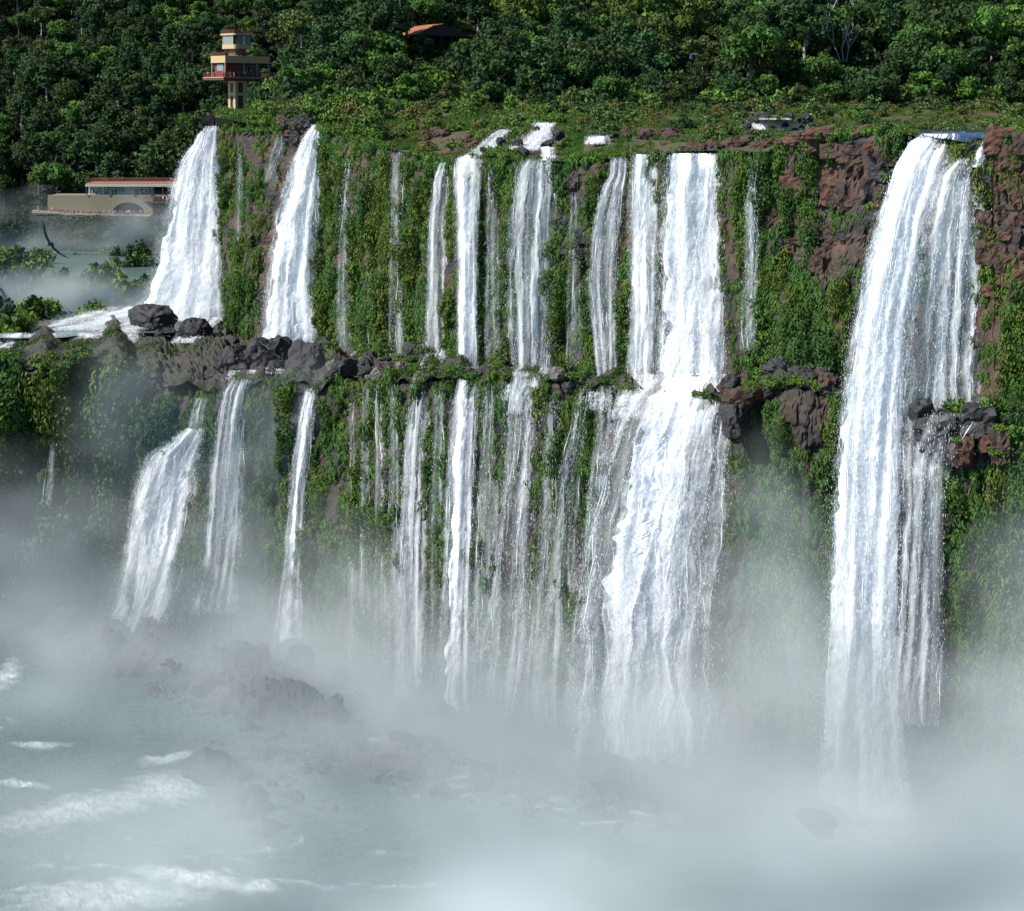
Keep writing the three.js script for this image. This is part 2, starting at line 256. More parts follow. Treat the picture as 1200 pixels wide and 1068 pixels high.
  // thin sheets of broken water: how much of the sheet is water, and how much is gap, varies in falling streaks
  for (let layer = 0; layer < (cover > 1.25 ? 2 : 1); layer++) {
    const nu = Math.max(8, Math.round(W * 5)), nt = Math.max(14, Math.round(H * 2)), VP = [], VC = [], VI = [], kk = k0 + 80 + layer * 7, full = Math.min(1.15, 0.35 + cover * 0.36);
    for (let i = 0; i <= nu; i++) for (let j = 0; j <= nt; j++) {
      const u = lerp(-0.1, 1.1, i / nu), t = j / nt, q = point(t, u, -0.35 + layer * 0.8 + 0.12 * noise(u * W * 1.5, t * H * 0.3, kk) + 0.1 * noise(u * W * 3, t * H * 1.2, kk + 9));
      const st = 0.5 + 0.5 * noise(u * W * 0.9, t * H * 0.025, kk + 1) + 0.3 * noise(u * W * 2.4, t * H * 0.05, kk + 2) + 0.22 * noise(u * W * 2.4, t * H * 0.45, kk + 3) + 0.3 * noise(u * W * 3, t * H * 0.9, kk + 4), v = veil(u, t), t0 = 0.012 + (cover < 1 ? 0.12 : 0.03) * Math.abs(noise(u * W * 1.2, 3, kk + 5));
      const a = full * clamp(0.12 + 0.75 * v * (0.35 + st), 0, 1) * smoothstep(u + 0.07 * noise(t * H * 0.35, 1, kk + 7), -0.06, 0.16) * smoothstep(u + 0.07 * noise(t * H * 0.35, 4, kk + 8), 1.06, 0.84) * (0.55 + 0.45 * smoothstep(t, 1, 0.9)) * (j === nt ? 0.3 : 1) * smoothstep(t, 0, t0) * (name === 'cascade' ? clamp(0.7 + 0.9 * noise(u * W * 0.45, t * H * 0.7, kk + 6), 0, 1) : 1);
      VP.push(q.x, q.y, q.z); VC.push(1, 1, 1, clamp(a, 0, 1));
    }
    for (let i = 0; i < nu; i++) for (let j = 0; j < nt; j++) { const a = i * (nt + 1) + j, b = a + nt + 1; VI.push(a, a + 1, b, b, a + 1, b + 1); }
    const g = new THREE.BufferGeometry(); g.setAttribute('position', new THREE.Float32BufferAttribute(VP, 3)); g.setAttribute('color', new THREE.Float32BufferAttribute(VC, 4)); g.setIndex(VI); g.computeVertexNormals();
    mesh('water_veil', g, veilMat, o);
  }
  mesh('water_strands', geo(P), waterMat, o).userData.kind = 'stuff';
  if (S.length) mesh('spray_drops', geo(S), waterMat, o).userData.kind = 'stuff';
  return o;
}
// rows over the upper wall take their distance from the wall: [py, left, right, metres in front]
const up = (rows) => rows.map(([p, l, r, o = 1.6], i) => { if (i === rows.length - 1 && p > 380) p += 12; const b = (l + r) / 2; let d = dRim(b); for (let i = 0; i < 4; i++) d = upperD(b, EYE - (p - HORIZON) / F * d) - Math.max(0.3, upperOut(b, EYE - (p - HORIZON) / F * d) * 0.6) - o; return [p, l, r, d]; });
const low = (rows) => rows.map(([p, l, r, o = 1.6]) => { const b = (l + r) / 2; let d = dLip(b); for (let i = 0; i < 4; i++) d = lowerD(b, EYE - (p - HORIZON) / F * d) - Math.max(0.3, lowerOut(b, EYE - (p - HORIZON) / F * d) * 0.6) - o; return [p, l, r, d]; });
waterfall('broad white plunge pouring off the end of the cliff beside the terrace building', [[148, 242, 254, 385], [158, 232, 254, 384], [190, 211, 255, 382], [250, 193, 259, 380], [310, 182, 262, 378], [345, 172, 262, 377], [374, 154, 262, 376]], { cover: 2.6, core: 0.62, spray: 0.5, seedN: 1, wide: 1.3 });
waterfall('narrow white plunge widening towards the boulders at its foot', [[146, 366, 379, 352], [160, 356, 377, 350], [190, 342, 375, 349], [250, 326, 373, 347], [320, 313, 372, 346], [402, 305, 374, 345]], { cover: 2.3, core: 0.52, spray: 0.4, seedN: 2, wide: 1.2 });
const veils = 'thin veils of water on the mossy cliff';
waterfall('faint water veil beside the narrow plunge, high on the mossy cliff end', up([[160, 322, 334], [185, 314, 333], [215, 308, 332]]), { cover: 0.5, spray: 0.1, seedN: 3 });
waterfall('hair-thin trickle between the two plunges on the cliff end', up([[180, 276, 284], [240, 275, 286], [300, 274, 288]]), { cover: 0.35, spray: 0.1, seedN: 4 });
waterfall('slim misty veil beside the bright green moss columns', up([[186, 404, 413, 1], [260, 398, 416], [330, 396, 417], [410, 394, 419]]), { cover: 0.8, spray: 0.5, seedN: 5 });
waterfall('three thin strands falling side by side past hanging moss', up([[178, 460, 487, 0.8], [240, 458, 488], [330, 457, 490], [412, 456, 492]]), { cover: 0.6, spray: 0.3, seedN: 6, band: 3 });
waterfall('streaky white fall next to the bright stepped one', up([[190, 514, 530, 0.6], [215, 507, 527], [260, 502, 526], [340, 500, 528], [410, 498, 530]]), { cover: 1.5, spray: 0.3, seedN: 7 });
waterfall('bright fall fed by a slanting cascade through the bushes', [[182, 538, 566, 307.4], [188, 534, 565, 306.5], [215, 532, 563, 304.6], [260, 533, 560, 303], [330, 535, 559, 301.5], [430, 535, 560, 299.5]], { cover: 2, core: 0.42, spray: 0.3, seedN: 8 });
waterfall('pale veil between the bright fall and the wide fan', up([[192, 572, 581, 1], [260, 570, 584], [340, 569, 586], [412, 568, 588]]), { cover: 0.55, spray: 0.2, seedN: 9 });
waterfall('wide fan of white threads below the bushy cascade', up([[186, 612, 652, 0.6], [200, 605, 654, 1], [250, 598, 653], [330, 596, 651], [400, 599, 648], [438, 602, 642]]), { cover: 1.35, spray: 0.3, seedN: 10, band: 7 });
waterfall('two-step fall beside a moss pillar and dark overhang', up([[184, 716, 735, 0.5], [205, 714, 734, 0.8], [219, 705, 732, 1.6], [260, 696, 727], [330, 690, 723], [445, 700, 722]]), { cover: 1.5, spray: 0.3, seedN: 11 });
waterfall('ragged white fall next to the great curtain', up([[181, 741, 784, 0.4], [200, 740, 782, 0.9], [250, 738, 780], [330, 738, 776], [445, 736, 772]]), { cover: 2, core: 0.4, spray: 0.4, seedN: 12 });
waterfall('great white curtain below the calm blue pool', up([[180, 786, 874, 0.6], [190, 782, 874, 1.2], [250, 779, 873, 1.8], [330, 777, 870, 2.0], [400, 775, 864, 2.4], [455, 770, 858, 3]]), { cover: 3, core: 0.64, spray: 0.4, seedN: 13, band: 9, wide: 1.1 });
waterfall('thin strand at the edge of the great curtain by green tufts', up([[183, 884, 896, 0.6], [200, 878, 891, 1.0], [260, 873, 889], [400, 868, 887]]), { cover: 0.8, spray: 0.3, seedN: 14 });
waterfall('mighty white plunge leaping out past the brown rock face', [[157, 1080, 1122, 247.5], [168, 1066, 1118, 246], [200, 1047, 1106, 243.5], [260, 1027, 1088, 241], [330, 1010, 1078, 239.5], [400, 997, 1068, 238.5], [480, 986, 1062, 237], [560, 981, 1060, 235.5], [650, 977, 1058, 234], [750, 972, 1058, 232.5], [860, 964, 1064, 231.5], [960, 955, 1076, 230.5]], { cover: 2.8, core: 0.62, spray: 0.7, seedN: 15, band: 5, wide: 1.1 });
waterfall('lacy veil of threads beside the mighty plunge', up([[186, 1116, 1158, 0.5], [205, 1098, 1159, 1.2], [240, 1088, 1160, 1.8], [300, 1076, 1159], [400, 1064, 1154], [492, 1058, 1150]]), { cover: 2.5, spray: 0.6, seedN: 16, band: 5 });
waterfall('small bright chute at the head of the lacy veil', up([[166, 1152, 1164, 0.4], [178, 1144, 1158, 0.8], [196, 1138, 1150, 1.3]]), { cover: 2, core: 0.4, seedN: 17 });
waterfall('greenish shredded fall below the wet boulders by the mighty plunge', low([[490, 1062, 1122, 0.6], [520, 1062, 1112, 1.2], [560, 1060, 1108], [640, 1058, 1106], [740, 1054, 1105], [850, 1046, 1100]]), { cover: 1.6, spray: 0.5, seedN: 18, band: 5 });
// lower wall
waterfall('stout white fall fanning out from the shelf of the mossy bluff', low([[503, 216, 241, 0.5], [512, 202, 240, 1.0], [535, 172, 237, 1.8], [600, 155, 232], [680, 143, 214], [745, 128, 190]]), { cover: 2.6, core: 0.58, spray: 0.6, seedN: 21, wide: 1.2 });
waterfall('short chute above the stout fall', low([[466, 230, 243, 1], [485, 223, 240, 1], [505, 219, 239, 1]]), { cover: 1.2, spray: 0.2, seedN: 22 });
waterfall('broken fall from the corner of the boulder shelf', low([[444, 272, 294, 0.4], [460, 262, 291, 1], [500, 254, 287], [560, 247, 286], [640, 240, 284], [718, 226, 276]]), { cover: 2, spray: 0.5, seedN: 23 });
waterfall('tall slim white fall from a notch in the boulder shelf', low([[456, 358, 373, 0.5], [475, 354, 370, 1], [500, 349, 366], [560, 341, 361], [650, 333, 358], [766, 318, 357]]), { cover: 1.8, core: 0.3, spray: 0.4, seedN: 24 });
const lowerVeils = 'faint lower veils';
waterfall('first faint trickle on the lower wall beyond the tall slim fall', low([[470, 409, 416], [600, 408, 418], [775, 407, 421]]), { cover: 0.45, spray: 0.3, seedN: 25 });
waterfall('second faint trickle on the lower wall, below three thin strands', low([[450, 440, 452], [600, 440, 455], [790, 439, 460]]), { cover: 0.55, spray: 0.3, seedN: 26 });
waterfall('streaky lower fall tumbling off dark ledge rocks', [[408, 506, 527, 309], [425, 494, 520, 302], [450, 482, 514, 291], [520, 474, 505, 287], [650, 468, 502, 282], [832, 462, 503, 276.5]], { cover: 1.7, spray: 0.3, seedN: 27 });
waterfall('bright lower fall bending down from the stepped one', [[428, 538, 560, 299], [445, 537, 562, 285], [470, 530, 560, 283], [560, 524, 556, 278.5], [700, 518, 552, 274], [838, 508, 552, 270.5]], { cover: 1.9, core: 0.3, spray: 0.3, seedN: 28 });
waterfall('twin lower fall splitting around moss below the wide fan', low([[448, 594, 640, 0.6], [480, 590, 640, 1.2], [540, 588, 632], [600, 584, 626], [720, 576, 624], [858, 570, 604]]), { cover: 1.2, spray: 0.3, seedN: 29, band: 4 });
waterfall('white wash running over the ledge from the wide fan', [[430, 606, 644, 292.5], [440, 600, 646, 286], [452, 594, 644, 278.6], [470, 590, 640, 277]], { cover: 1.4, spray: 0.5, seedN: 53, name: 'cascade' });
waterfall('white wash running over the ledge from the two-step fall', [[438, 698, 722, 285], [448, 694, 722, 277], [462, 690, 718, 270], [480, 690, 712, 268.6]], { cover: 1.2, spray: 0.5, seedN: 54, name: 'cascade' });
waterfall('white wash running over the ledge from the ragged fall', [[438, 738, 770, 277], [450, 732, 770, 270], [466, 722, 764, 263.6], [490, 716, 760, 262]], { cover: 1.8, spray: 0.5, seedN: 55, name: 'cascade' });
waterfall('white threads sliding over the wet boulders under the lacy veil', [[484, 1088, 1152, 232.4], [500, 1084, 1140, 231.2], [525, 1074, 1122, 230.4], [565, 1066, 1110, 230]], { cover: 0.9, spray: 0.5, seedN: 56, name: 'cascade' });
waterfall('small white spout dropping off a flat ledge stone', low([[434, 602, 611, 3], [455, 600, 612, 2.2], [485, 597, 612, 1.8]]), { cover: 1.6, spray: 0.2, seedN: 30 });
waterfall('stringy lower fall zigzagging down mossy rock', low([[455, 678, 690, 0.6], [500, 668, 686], [560, 654, 680], [640, 644, 676], [720, 634, 682], [850, 622, 684]]), { cover: 0.75, spray: 0.3, seedN: 31, band: 4 });
waterfall('short thin strand beside the great lower cascade', low([[452, 702, 718, 0.8], [490, 700, 716], [545, 696, 712]]), { cover: 0.9, spray: 0.2, seedN: 32 });
waterfall('wisps of water on the wall between lower falls', low([[560, 560, 590], [640, 556, 588], [780, 552, 582]]), { cover: 0.35, spray: 0.2, seedN: 33, band: 3 });
waterfall('great lower cascade bulging out under the great curtain', [[438, 778, 850, 271], [452, 755, 860, 266], [470, 734, 866, 260], [500, 720, 858, 258], [560, 702, 848, 256], [650, 690, 838, 254.5], [750, 682, 834, 253], [900, 676, 836, 251.5]], { cover: 1.9, core: 0.34, spray: 0.5, seedN: 34, band: 6, wide: 1.2 });
waterfall('pencil-thin lower trickle on the mossy bluff', low([[508, 58, 66], [560, 55, 62], [640, 44, 52], [700, 40, 50]]), { cover: 0.4, spray: 0.2, seedN: 35 });
waterfall('gauzy veil on the lower wall just past the second faint trickle', low([[452, 456, 466], [600, 455, 468], [760, 452, 470]]), { cover: 0.5, spray: 0.3, seedN: 61 });
waterfall('gauzy veil on the lower wall between the streaky and the bright lower falls', low([[455, 508, 520], [600, 505, 520], [800, 503, 520]]), { cover: 0.45, spray: 0.3, seedN: 62, band: 3 });
waterfall('gauzy veil on the lower wall between the bright and the twin lower falls', low([[450, 566, 582], [600, 560, 578], [830, 552, 574]]), { cover: 0.6, spray: 0.3, seedN: 63, band: 3 });
waterfall('gauzy veil on the lower wall between the twin and the stringy lower falls', low([[470, 640, 656], [620, 630, 650], [850, 612, 640]]), { cover: 0.6, spray: 0.3, seedN: 64, band: 3 });
waterfall('thin white threads at the flank of the great lower cascade', low([[520, 694, 712], [620, 684, 704], [760, 668, 690], [860, 660, 690]]), { cover: 0.7, spray: 0.4, seedN: 65, band: 3 });
waterfall('gauzy veil beneath the slim misty veil on the lower wall', low([[448, 424, 434], [600, 422, 436], [720, 420, 436]]), { cover: 0.4, spray: 0.3, seedN: 66 });
waterfall('long thread down the mossy upper wall between three strands and the slim veil', up([[200, 432, 438, 1], [300, 431, 440], [408, 430, 441]]), { cover: 0.4, spray: 0.2, seedN: 67 });
waterfall('gauzy veil on the upper wall between the wide fan and the two-step fall', up([[225, 668, 678, 1], [300, 666, 680], [420, 664, 682]]), { cover: 0.35, spray: 0.2, seedN: 68 });
// cascades on the shelf, the basin edge and the upper river
const casc = 'cascade';
waterfall('foaming rapid across the calm river, among brown boulders', [[139, 890, 925, 345], [146, 880, 938, 339], [152, 884, 952, 334]], { cover: 3.4, seedN: 41, name: casc, spray: 0.5, band: 6 });
waterfall('broken white cascade stepping down through green bushes', [[144, 624, 650, 326], [150, 628, 646, 322], [156, 620, 646, 318], [162, 612, 648, 314], [168, 604, 644, 311], [176, 594, 636, 306]], { cover: 3, seedN: 42, name: casc, spray: 0.6, band: 3 });
waterfall('slanting white chute feeding the bright fall', [[152, 584, 600, 324], [160, 572, 590, 318], [172, 560, 580, 312], [184, 544, 570, 307.6]], { cover: 3.2, seedN: 43, name: casc, spray: 0.6, band: 3 });
waterfall('low square ledge fall in the grass', [[156, 688, 714, 311], [162, 687, 714, 308.6], [169, 685, 716, 307.6]], { cover: 2, core: 0.3, seedN: 44, name: casc });
waterfall('short white spill under the broken cascade', [[172, 634, 648, 304], [180, 634, 650, 301], [188, 630, 652, 298]], { cover: 2.2, core: 0.4, seedN: 45, name: casc });
waterfall('little white weir at the edge of the misty basin, nearer the bush', [[390, 92, 128, 353], [398, 90, 128, 351], [410, 88, 130, 349]], { cover: 2, spray: 0.6, band: 8, seedN: 46, name: casc });
waterfall('little white weir at the edge of the misty basin, beside the great boulder', [[386, 114, 160, 361], [392, 114, 162, 357], [402, 116, 161, 354]], { cover: 2.4, spray: 0.6, band: 8, seedN: 47, name: casc });
waterfall('white weir spilling over the top of the mossy bluff', [[390, -30, 70, 353], [398, -30, 66, 351], [416, -30, 50, 348.6]], { cover: 2.0, spray: 0.6, band: 8, seedN: 48, name: casc });
waterfall('foaming run-out at the foot of the broad plunge', [[358, 128, 242, 386], [367, 100, 236, 378], [378, 66, 212, 368], [387, 36, 160, 360]], { cover: 2.2, spray: 0.8, seedN: 49, name: casc });
waterfall('white slide running down past the great boulder', [[372, 234, 262, 374], [386, 220, 246, 364], [402, 200, 232, 352]], { cover: 1.8, spray: 0.5, seedN: 50, name: casc });
waterfall('white rill between the dark shelf boulders', [[408, 316, 334, 344], [425, 306, 330, 332], [437, 290, 332, 318]], { cover: 1.8, core: 0.3, spray: 0.4, seedN: 51, name: casc });
waterfall('spray-wet slide over the outer shelf boulder', [[412, 284, 300, 338], [430, 270, 286, 326], [446, 262, 276, 316]], { cover: 0.9, spray: 0.6, seedN: 52, name: casc });

const falls = [[220, 260, 378, 'the broad plunge'], [345, 270, 346, 'the narrow plunge'], [406, 300, 336, 'the slim misty veil'], [473, 290, 324, 'the three thin strands'], [513, 300, 314, 'the streaky fall'], [548, 300, 303, 'the bright stepped fall'], [577, 300, 302, 'the pale veil'], [625, 300, 296, 'the wide fan'], [708, 310, 288, 'the two-step fall'], [757, 300, 282, 'the ragged fall'], [825, 300, 274, 'the great curtain'], [880, 300, 268, 'the thin edge strand'], [960, 250, 260, 'the bare brown rock face'], [1050, 280, 244, 'the mighty plunge'], [1125, 300, 240, 'the lacy veil'], [1185, 300, 234, 'the brown corner rocks'], [190, 600, 306, 'the stout lower fall'], [265, 560, 306, 'the broken lower fall'], [348, 600, 302, 'the tall slim lower fall'], [412, 600, 292, 'the first faint trickle'], [446, 600, 286, 'the second faint trickle'], [488, 600, 284, 'the streaky lower fall'], [540, 600, 278, 'the bright lower fall'], [605, 600, 274, 'the twin lower fall'], [660, 600, 268, 'the stringy lower fall'], [770, 600, 256, 'the great lower cascade'], [920, 500, 250, 'the shelf rubble'], [1080, 620, 232, 'the greenish shredded fall'], [1160, 580, 228, 'the rust-brown rock columns'], [52, 600, 312, 'the pencil-thin trickle'], [110, 480, 314, 'the crest of the mossy bluff'], [0, 480, 316, 'the weir on the bluff']].map(([b, p, d, t]) => ({ p: at(b, p, d), t }));
// ------------------------------------------------------------------ plants: leaf geometry
const leafMat = (r, g, b) => new THREE.MeshPhysicalMaterial({ color: lin(r, g, b), vertexColors: true, roughness: 0.75, transmission: 0.22, thickness: 0, specularIntensity: 0.35, side: THREE.DoubleSide });
const barkMat = std(lin(0.10, 0.075, 0.05)), paleBark = std(lin(0.34, 0.31, 0.26));
function crownGeo(sd, { w = 5, h = 4.5, lobes = 18, n = 1500, size = 0.8, lobeR = 1.7, top = 0.2, cy = 0, droop = 0.25 }) {
  seed(sd); const L = [], P = [], C = [];
  for (let i = 0; i < lobes; i++) { const d = onBall(), r = 0.45 + 0.55 * R() ** 0.5; L.push({ c: V(d.x * w * r * 0.82, cy + Math.max(-0.45, d.y) * h * r * 0.8, d.z * w * r * 0.82), r: lobeR * rr(0.65, 1.3), k: rr(0.6, 1.4), y: rr(-0.12, 0.2) }); }
  for (let i = 0; i < n; i++) {
    const l = L[Math.floor(R() * lobes)], d = onBall(); d.y = d.y * 0.8 + top; d.normalize();
    const p = l.c.clone().addScaledVector(d, l.r * rr(0.72, 1.06)); p.y = l.c.y + (p.y - l.c.y) * 0.8;
    const nor = d.clone().add(onBall().multiplyScalar(0.75)).normalize(), dir = onBall().cross(nor).normalize(); dir.y -= droop; dir.normalize();
    const v = l.k * rr(0.7, 1.35), s = size * rr(0.6, 1.4);
    leaf(P, C, p, dir, nor, s * 1.25, s * 0.75, [v * (1 + l.y), v, v * (0.9 - l.y)]);
  }
  return geo(P, C);
}
function trunkGeo(sd, h, r, reach, n = 6) {
  seed(sd); const parts = [], bend = V(rr(-0.6, 0.6), h, rr(-0.6, 0.6)), mid = bend.clone().multiplyScalar(0.55).add(V(rr(-0.3, 0.3), 0, rr(-0.3, 0.3)));
  parts.push(rod(V(0, -1, 0), mid, r, r * 0.75, 7), rod(mid, bend, r * 0.75, r * 0.45, 7));
  for (let i = 0; i < n; i++) { const a = mid.clone().lerp(bend, rr(0, 0.9)), q = a.clone().add(V(rr(-1, 1) * reach, rr(0.5, 1) * reach * 0.9, rr(-1, 1) * reach)); parts.push(rod(a, q, r * 0.4, r * 0.12, 5)); }
  return merged(parts);
}
const kinds = [
  { name: 'broadleaf_tree', label: 'dark broadleaf tree', m: leafMat(0.03, 0.066, 0.016), th: 4.6, g: { w: 4.8, h: 4.6, lobes: 24, n: 2000, size: 0.66, lobeR: 1.7, cy: 6.4 } },
  { name: 'umbrella_tree', label: 'wide flat-crowned tree', m: leafMat(0.046, 0.108, 0.018), th: 6, g: { w: 5.6, h: 3.4, lobes: 24, n: 2000, size: 0.64, lobeR: 1.6, cy: 7.4, top: 0.35 } },
  { name: 'tall_tree', label: 'tall blue-green tree', m: leafMat(0.026, 0.068, 0.02), th: 6, g: { w: 3.8, h: 6.4, lobes: 26, n: 2000, size: 0.62, lobeR: 1.45, cy: 7.6 } },
  { name: 'fresh_tree', label: 'bright fresh-green tree', m: leafMat(0.066, 0.142, 0.02), th: 4.6, g: { w: 4.5, h: 4.8, lobes: 18, n: 1800, size: 0.64, lobeR: 1.6, cy: 6.4, droop: 0.6 } },
  { name: 'olive_tree', label: 'loose olive-toned tree', m: leafMat(0.058, 0.084, 0.02), th: 5.4, g: { w: 4.5, h: 4.4, lobes: 18, n: 1500, size: 0.64, lobeR: 1.45, cy: 6.8 } },
  { name: 'bamboo_plume', label: 'feathery bamboo plume', m: leafMat(0.085, 0.14, 0.024), th: 6, g: { w: 2.4, h: 7, lobes: 24, n: 1700, size: 0.6, lobeR: 1.05, cy: 7.6, droop: 0.9 } },
];
// what a plant or rock stands by: the nearest landmark, so that its label can name it
const marks = [[275, 100, 600, 'near the observation tower'], [120, 225, 610, 'just above the terrace building'], [20, 225, 625, 'behind the end of the terrace walkway'], [512, 50, 478, 'around the timber lodge'], [815, 66, 462, 'around the white bus'], [990, 55, 455, 'beside the pale leafless tree'], [915, 100, 430, 'behind the foaming rapid'], [640, 95, 430, 'behind the broken cascade'], [1130, 100, 420, 'behind the pool of the mighty plunge'], [380, 110, 430, 'behind the narrow plunge'], [700, 20, 530, 'high on the slope with bamboo'], [1100, 15, 530, 'high on the slope above the mighty plunge'], [400, 15, 540, 'high on the slope beyond the lodge'], [60, 60, 760, 'high on the steep hillside'], [180, 20, 790, 'on the hilltop behind the tower'], [150, 130, 690, 'halfway up the steep hillside']].map(([b, p, d, t]) => ({ p: at(b, p, d), t }));
const nearest = (list, p) => list.reduce((a, m) => (m.p.distanceToSquared(p) < a.p.distanceToSquared(p) ? m : a)).t;
const protos = [];
for (const [k, s] of kinds.entries()) for (let v = 0; v < 2; v++) protos.push({ k, s, crown: crownGeo(100 + k * 10 + v, s.g), trunk: trunkGeo(300 + k * 10 + v, s.th, 0.3, s.g.w * 0.55) });
function plantTree(pr, x, y, z, sc, turn, where) {
  const size = sc < 0.62 ? 'small' : sc < 0.95 ? 'smaller' : sc < 1.12 ? 'mid-sized' : sc < 1.26 ? 'large' : 'giant', w = where ?? nearest(marks, V(x, y + 6, z)), label = size + ' ' + pr.s.label + ' ' + w;
  const o = thing(pr.s.name, label, pr.k === 5 ? 'bamboo' : 'tree', V(x, y, z), size + ' ' + pr.s.name.replaceAll('_', ' ') + 's ' + w);
  mesh('trunk', pr.trunk, pr.k % 2 ? barkMat : paleBark, o); mesh('crown', pr.crown, pr.s.m, o);
  o.scale.set(sc * rr(0.9, 1.12), sc, sc * rr(0.9, 1.12)); o.rotation.y = turn; return o;
}
{
  seed(4242);
  const open = (x, y, d, rad, h) => {                       // keep clear: tower, terrace building, lodge, bus
    const b = bearing(x, d), w = rad / d * F, t = HORIZON - (y + h - EYE) / d * F;
    if (d < 606 && b + w > 236 && b - w < 322 && t < 128) return false;
    if (d < 612 && b + w > 40 && b - w < 212 && t < 250 && d > 560) return false;
    if (d < 484 && b + w * 0.7 > 480 && b - w * 0.7 < 544 && t < (b < 500 ? 48 : 60)) return false;
    if (d < 470 && b + w > 806 && b - w < 820 && t < 66) return false;
    if (d < 478 && b + w > 970 && b - w < 1012 && t < 50 && d < 455) return false;
    return true;
  };
  const pick = (x, d) => { const n = fbm(x * 0.02, d * 0.02, 8, 2), b = bearing(x, d); if (b > 560 && b < 860 && d > 465 && R() < 0.6) return 5; const r = R() + n * 0.5; return r < 0.3 ? 0 : r < 0.5 ? 1 : r < 0.68 ? 2 : r < 0.84 ? 3 : 4; };
  const rowsR = [427, 438, 450, 462, 475, 489, 504, 520, 537];
  for (const [ri, d0] of rowsR.entries()) {
    const half = d0 * 0.315, step = 6.6 + ri * 0.2;
    for (let x = -half; x < half; x += step) {
      const xx = x + rr(-2.2, 2.2), d = d0 + rr(-5, 5) + (ri === 0 ? 5 * noise(xx * 0.03, 1, 1) : 0), b = bearing(xx, d); if (b < 300 || (xx < -60 && d > 470)) continue;
      const y = groundY(xx, d), pr = protos[pick(xx, d) * 2 + (R() < 0.5 ? 1 : 0)], sc = (ri === 0 ? rr(0.55, 0.9) : rr(0.85, 1.28) * (R() < 0.14 ? 1.3 : 1)) * (pr.k === 5 ? 1.1 : 1);
      if (!open(xx, y, d, 4.5 * sc, 12.5 * sc)) continue;
      plantTree(pr, xx, y - 0.5, -d, sc, rr(0, 6.28));
    }
  }
  for (let ri = 0; ri < 15; ri++) {
    const d0 = 634 + ri * 13 + ri * ri * 0.12, half = d0 * 0.315, step = 8.2;
    for (let x = -half; x < -50 - ri * 0.6; x += step) {
      const xx = x + rr(-3, 3), d = d0 + rr(-5, 5), y = groundY(xx, d), pr = protos[[0, 0, 2, 1, 3, 4, 2, 0][Math.floor(R() * 8)] * 2 + (R() < 0.5 ? 1 : 0)], sc = rr(0.9, 1.35) * (R() < 0.18 ? 1.35 : 1);
      if (!open(xx, y, d, 4.5 * sc, 12.5 * sc)) continue;
      plantTree(pr, xx, y - 0.5, -d, sc, rr(0, 6.28));
    }
  }
  for (const [b, d, sc, k] of [[494, 467, 0.62, 0], [541, 468, 0.55, 6], [824, 455, 0.5, 8]]) { const x = (b - 600) / F * d; plantTree(protos[k], x, groundY(x, d) - 0.4, -d, sc, b, b < 600 ? 'before the timber lodge' : 'half hiding the white bus'); }
  // bank below the terrace building
  for (let i = 0; i < 34; i++) {
    const b = rr(-10, 230), d = rr(562, 590), x = (b - 600) / F * d, y = groundY(x, d), pr = protos[[0, 2, 1, 4][i % 4] * 2 + (i % 3 ? 1 : 0)], sc = clamp((HORIZON + (EYE - y) / d * F - 257) / F * d / 13.5, 0.18, 0.62);
    plantTree(pr, x, y - 0.4, -d, sc, rr(0, 6.28), 'on the misty bank below the terrace building');
  }
}
// shrubs
const shrubKinds = [
  { name: 'shrub', label: 'olive-green shrub', m: leafMat(0.088, 0.152, 0.025), g: crownGeo(501, { w: 2.2, h: 1.5, lobes: 14, n: 620, size: 0.42, lobeR: 0.8, cy: 0.9 }) },
  { name: 'leafy_bush', label: 'bright leafy bush', m: leafMat(0.075, 0.152, 0.02), g: crownGeo(502, { w: 2, h: 1.5, lobes: 12, n: 620, size: 0.42, lobeR: 0.85, cy: 0.85 }) },
  { name: 'dry_shrub', label: 'brownish shrub', m: leafMat(0.118, 0.128, 0.036), g: crownGeo(503, { w: 2.3, h: 1.4, lobes: 16, n: 560, size: 0.34, lobeR: 0.7, cy: 0.85 }) },
  { name: 'grey_green_shrub', label: 'grey-green shrub', m: leafMat(0.08, 0.138, 0.034), g: crownGeo(505, { w: 2.3, h: 1.7, lobes: 15, n: 620, size: 0.4, lobeR: 0.8, cy: 0.95 }) },
  { name: 'dark_bush', label: 'dark green bush', m: leafMat(0.026, 0.058, 0.015), g: crownGeo(504, { w: 2.4, h: 1.9, lobes: 16, n: 700, size: 0.45, lobeR: 0.85, cy: 1.1 }) },
];
const twigGeo = (() => { seed(77); const l = []; for (let i = 0; i < 7; i++) l.push(rod(V(rr(-0.2, 0.2), -0.4, rr(-0.2, 0.2)), V(rr(-1.4, 1.4), rr(0.8, 1.6), rr(-1.4, 1.4)), 0.06, 0.02, 5)); return merged(l); })();
function plantShrub(k, x, y, z, sc, sy, where, group) {
  const s = shrubKinds[k === 0 && x > 12 ? 3 : k === 3 ? 4 : k], size = sc < 0.5 ? 'tiny' : sc < 0.75 ? 'small' : sc < 1 ? 'medium' : sc < 1.4 ? 'big' : 'huge', o = thing(s.name, size + ' ' + s.label + ' ' + where, 'bush', V(x, y, z), size + ' ' + s.name.replaceAll('_', ' ') + ' plants ' + where);
  mesh('stems', twigGeo, barkMat, o); mesh('foliage', s.g, s.m, o); o.scale.set(sc, sc * sy, sc); o.rotation.y = rr(0, 6.28); return o;
}
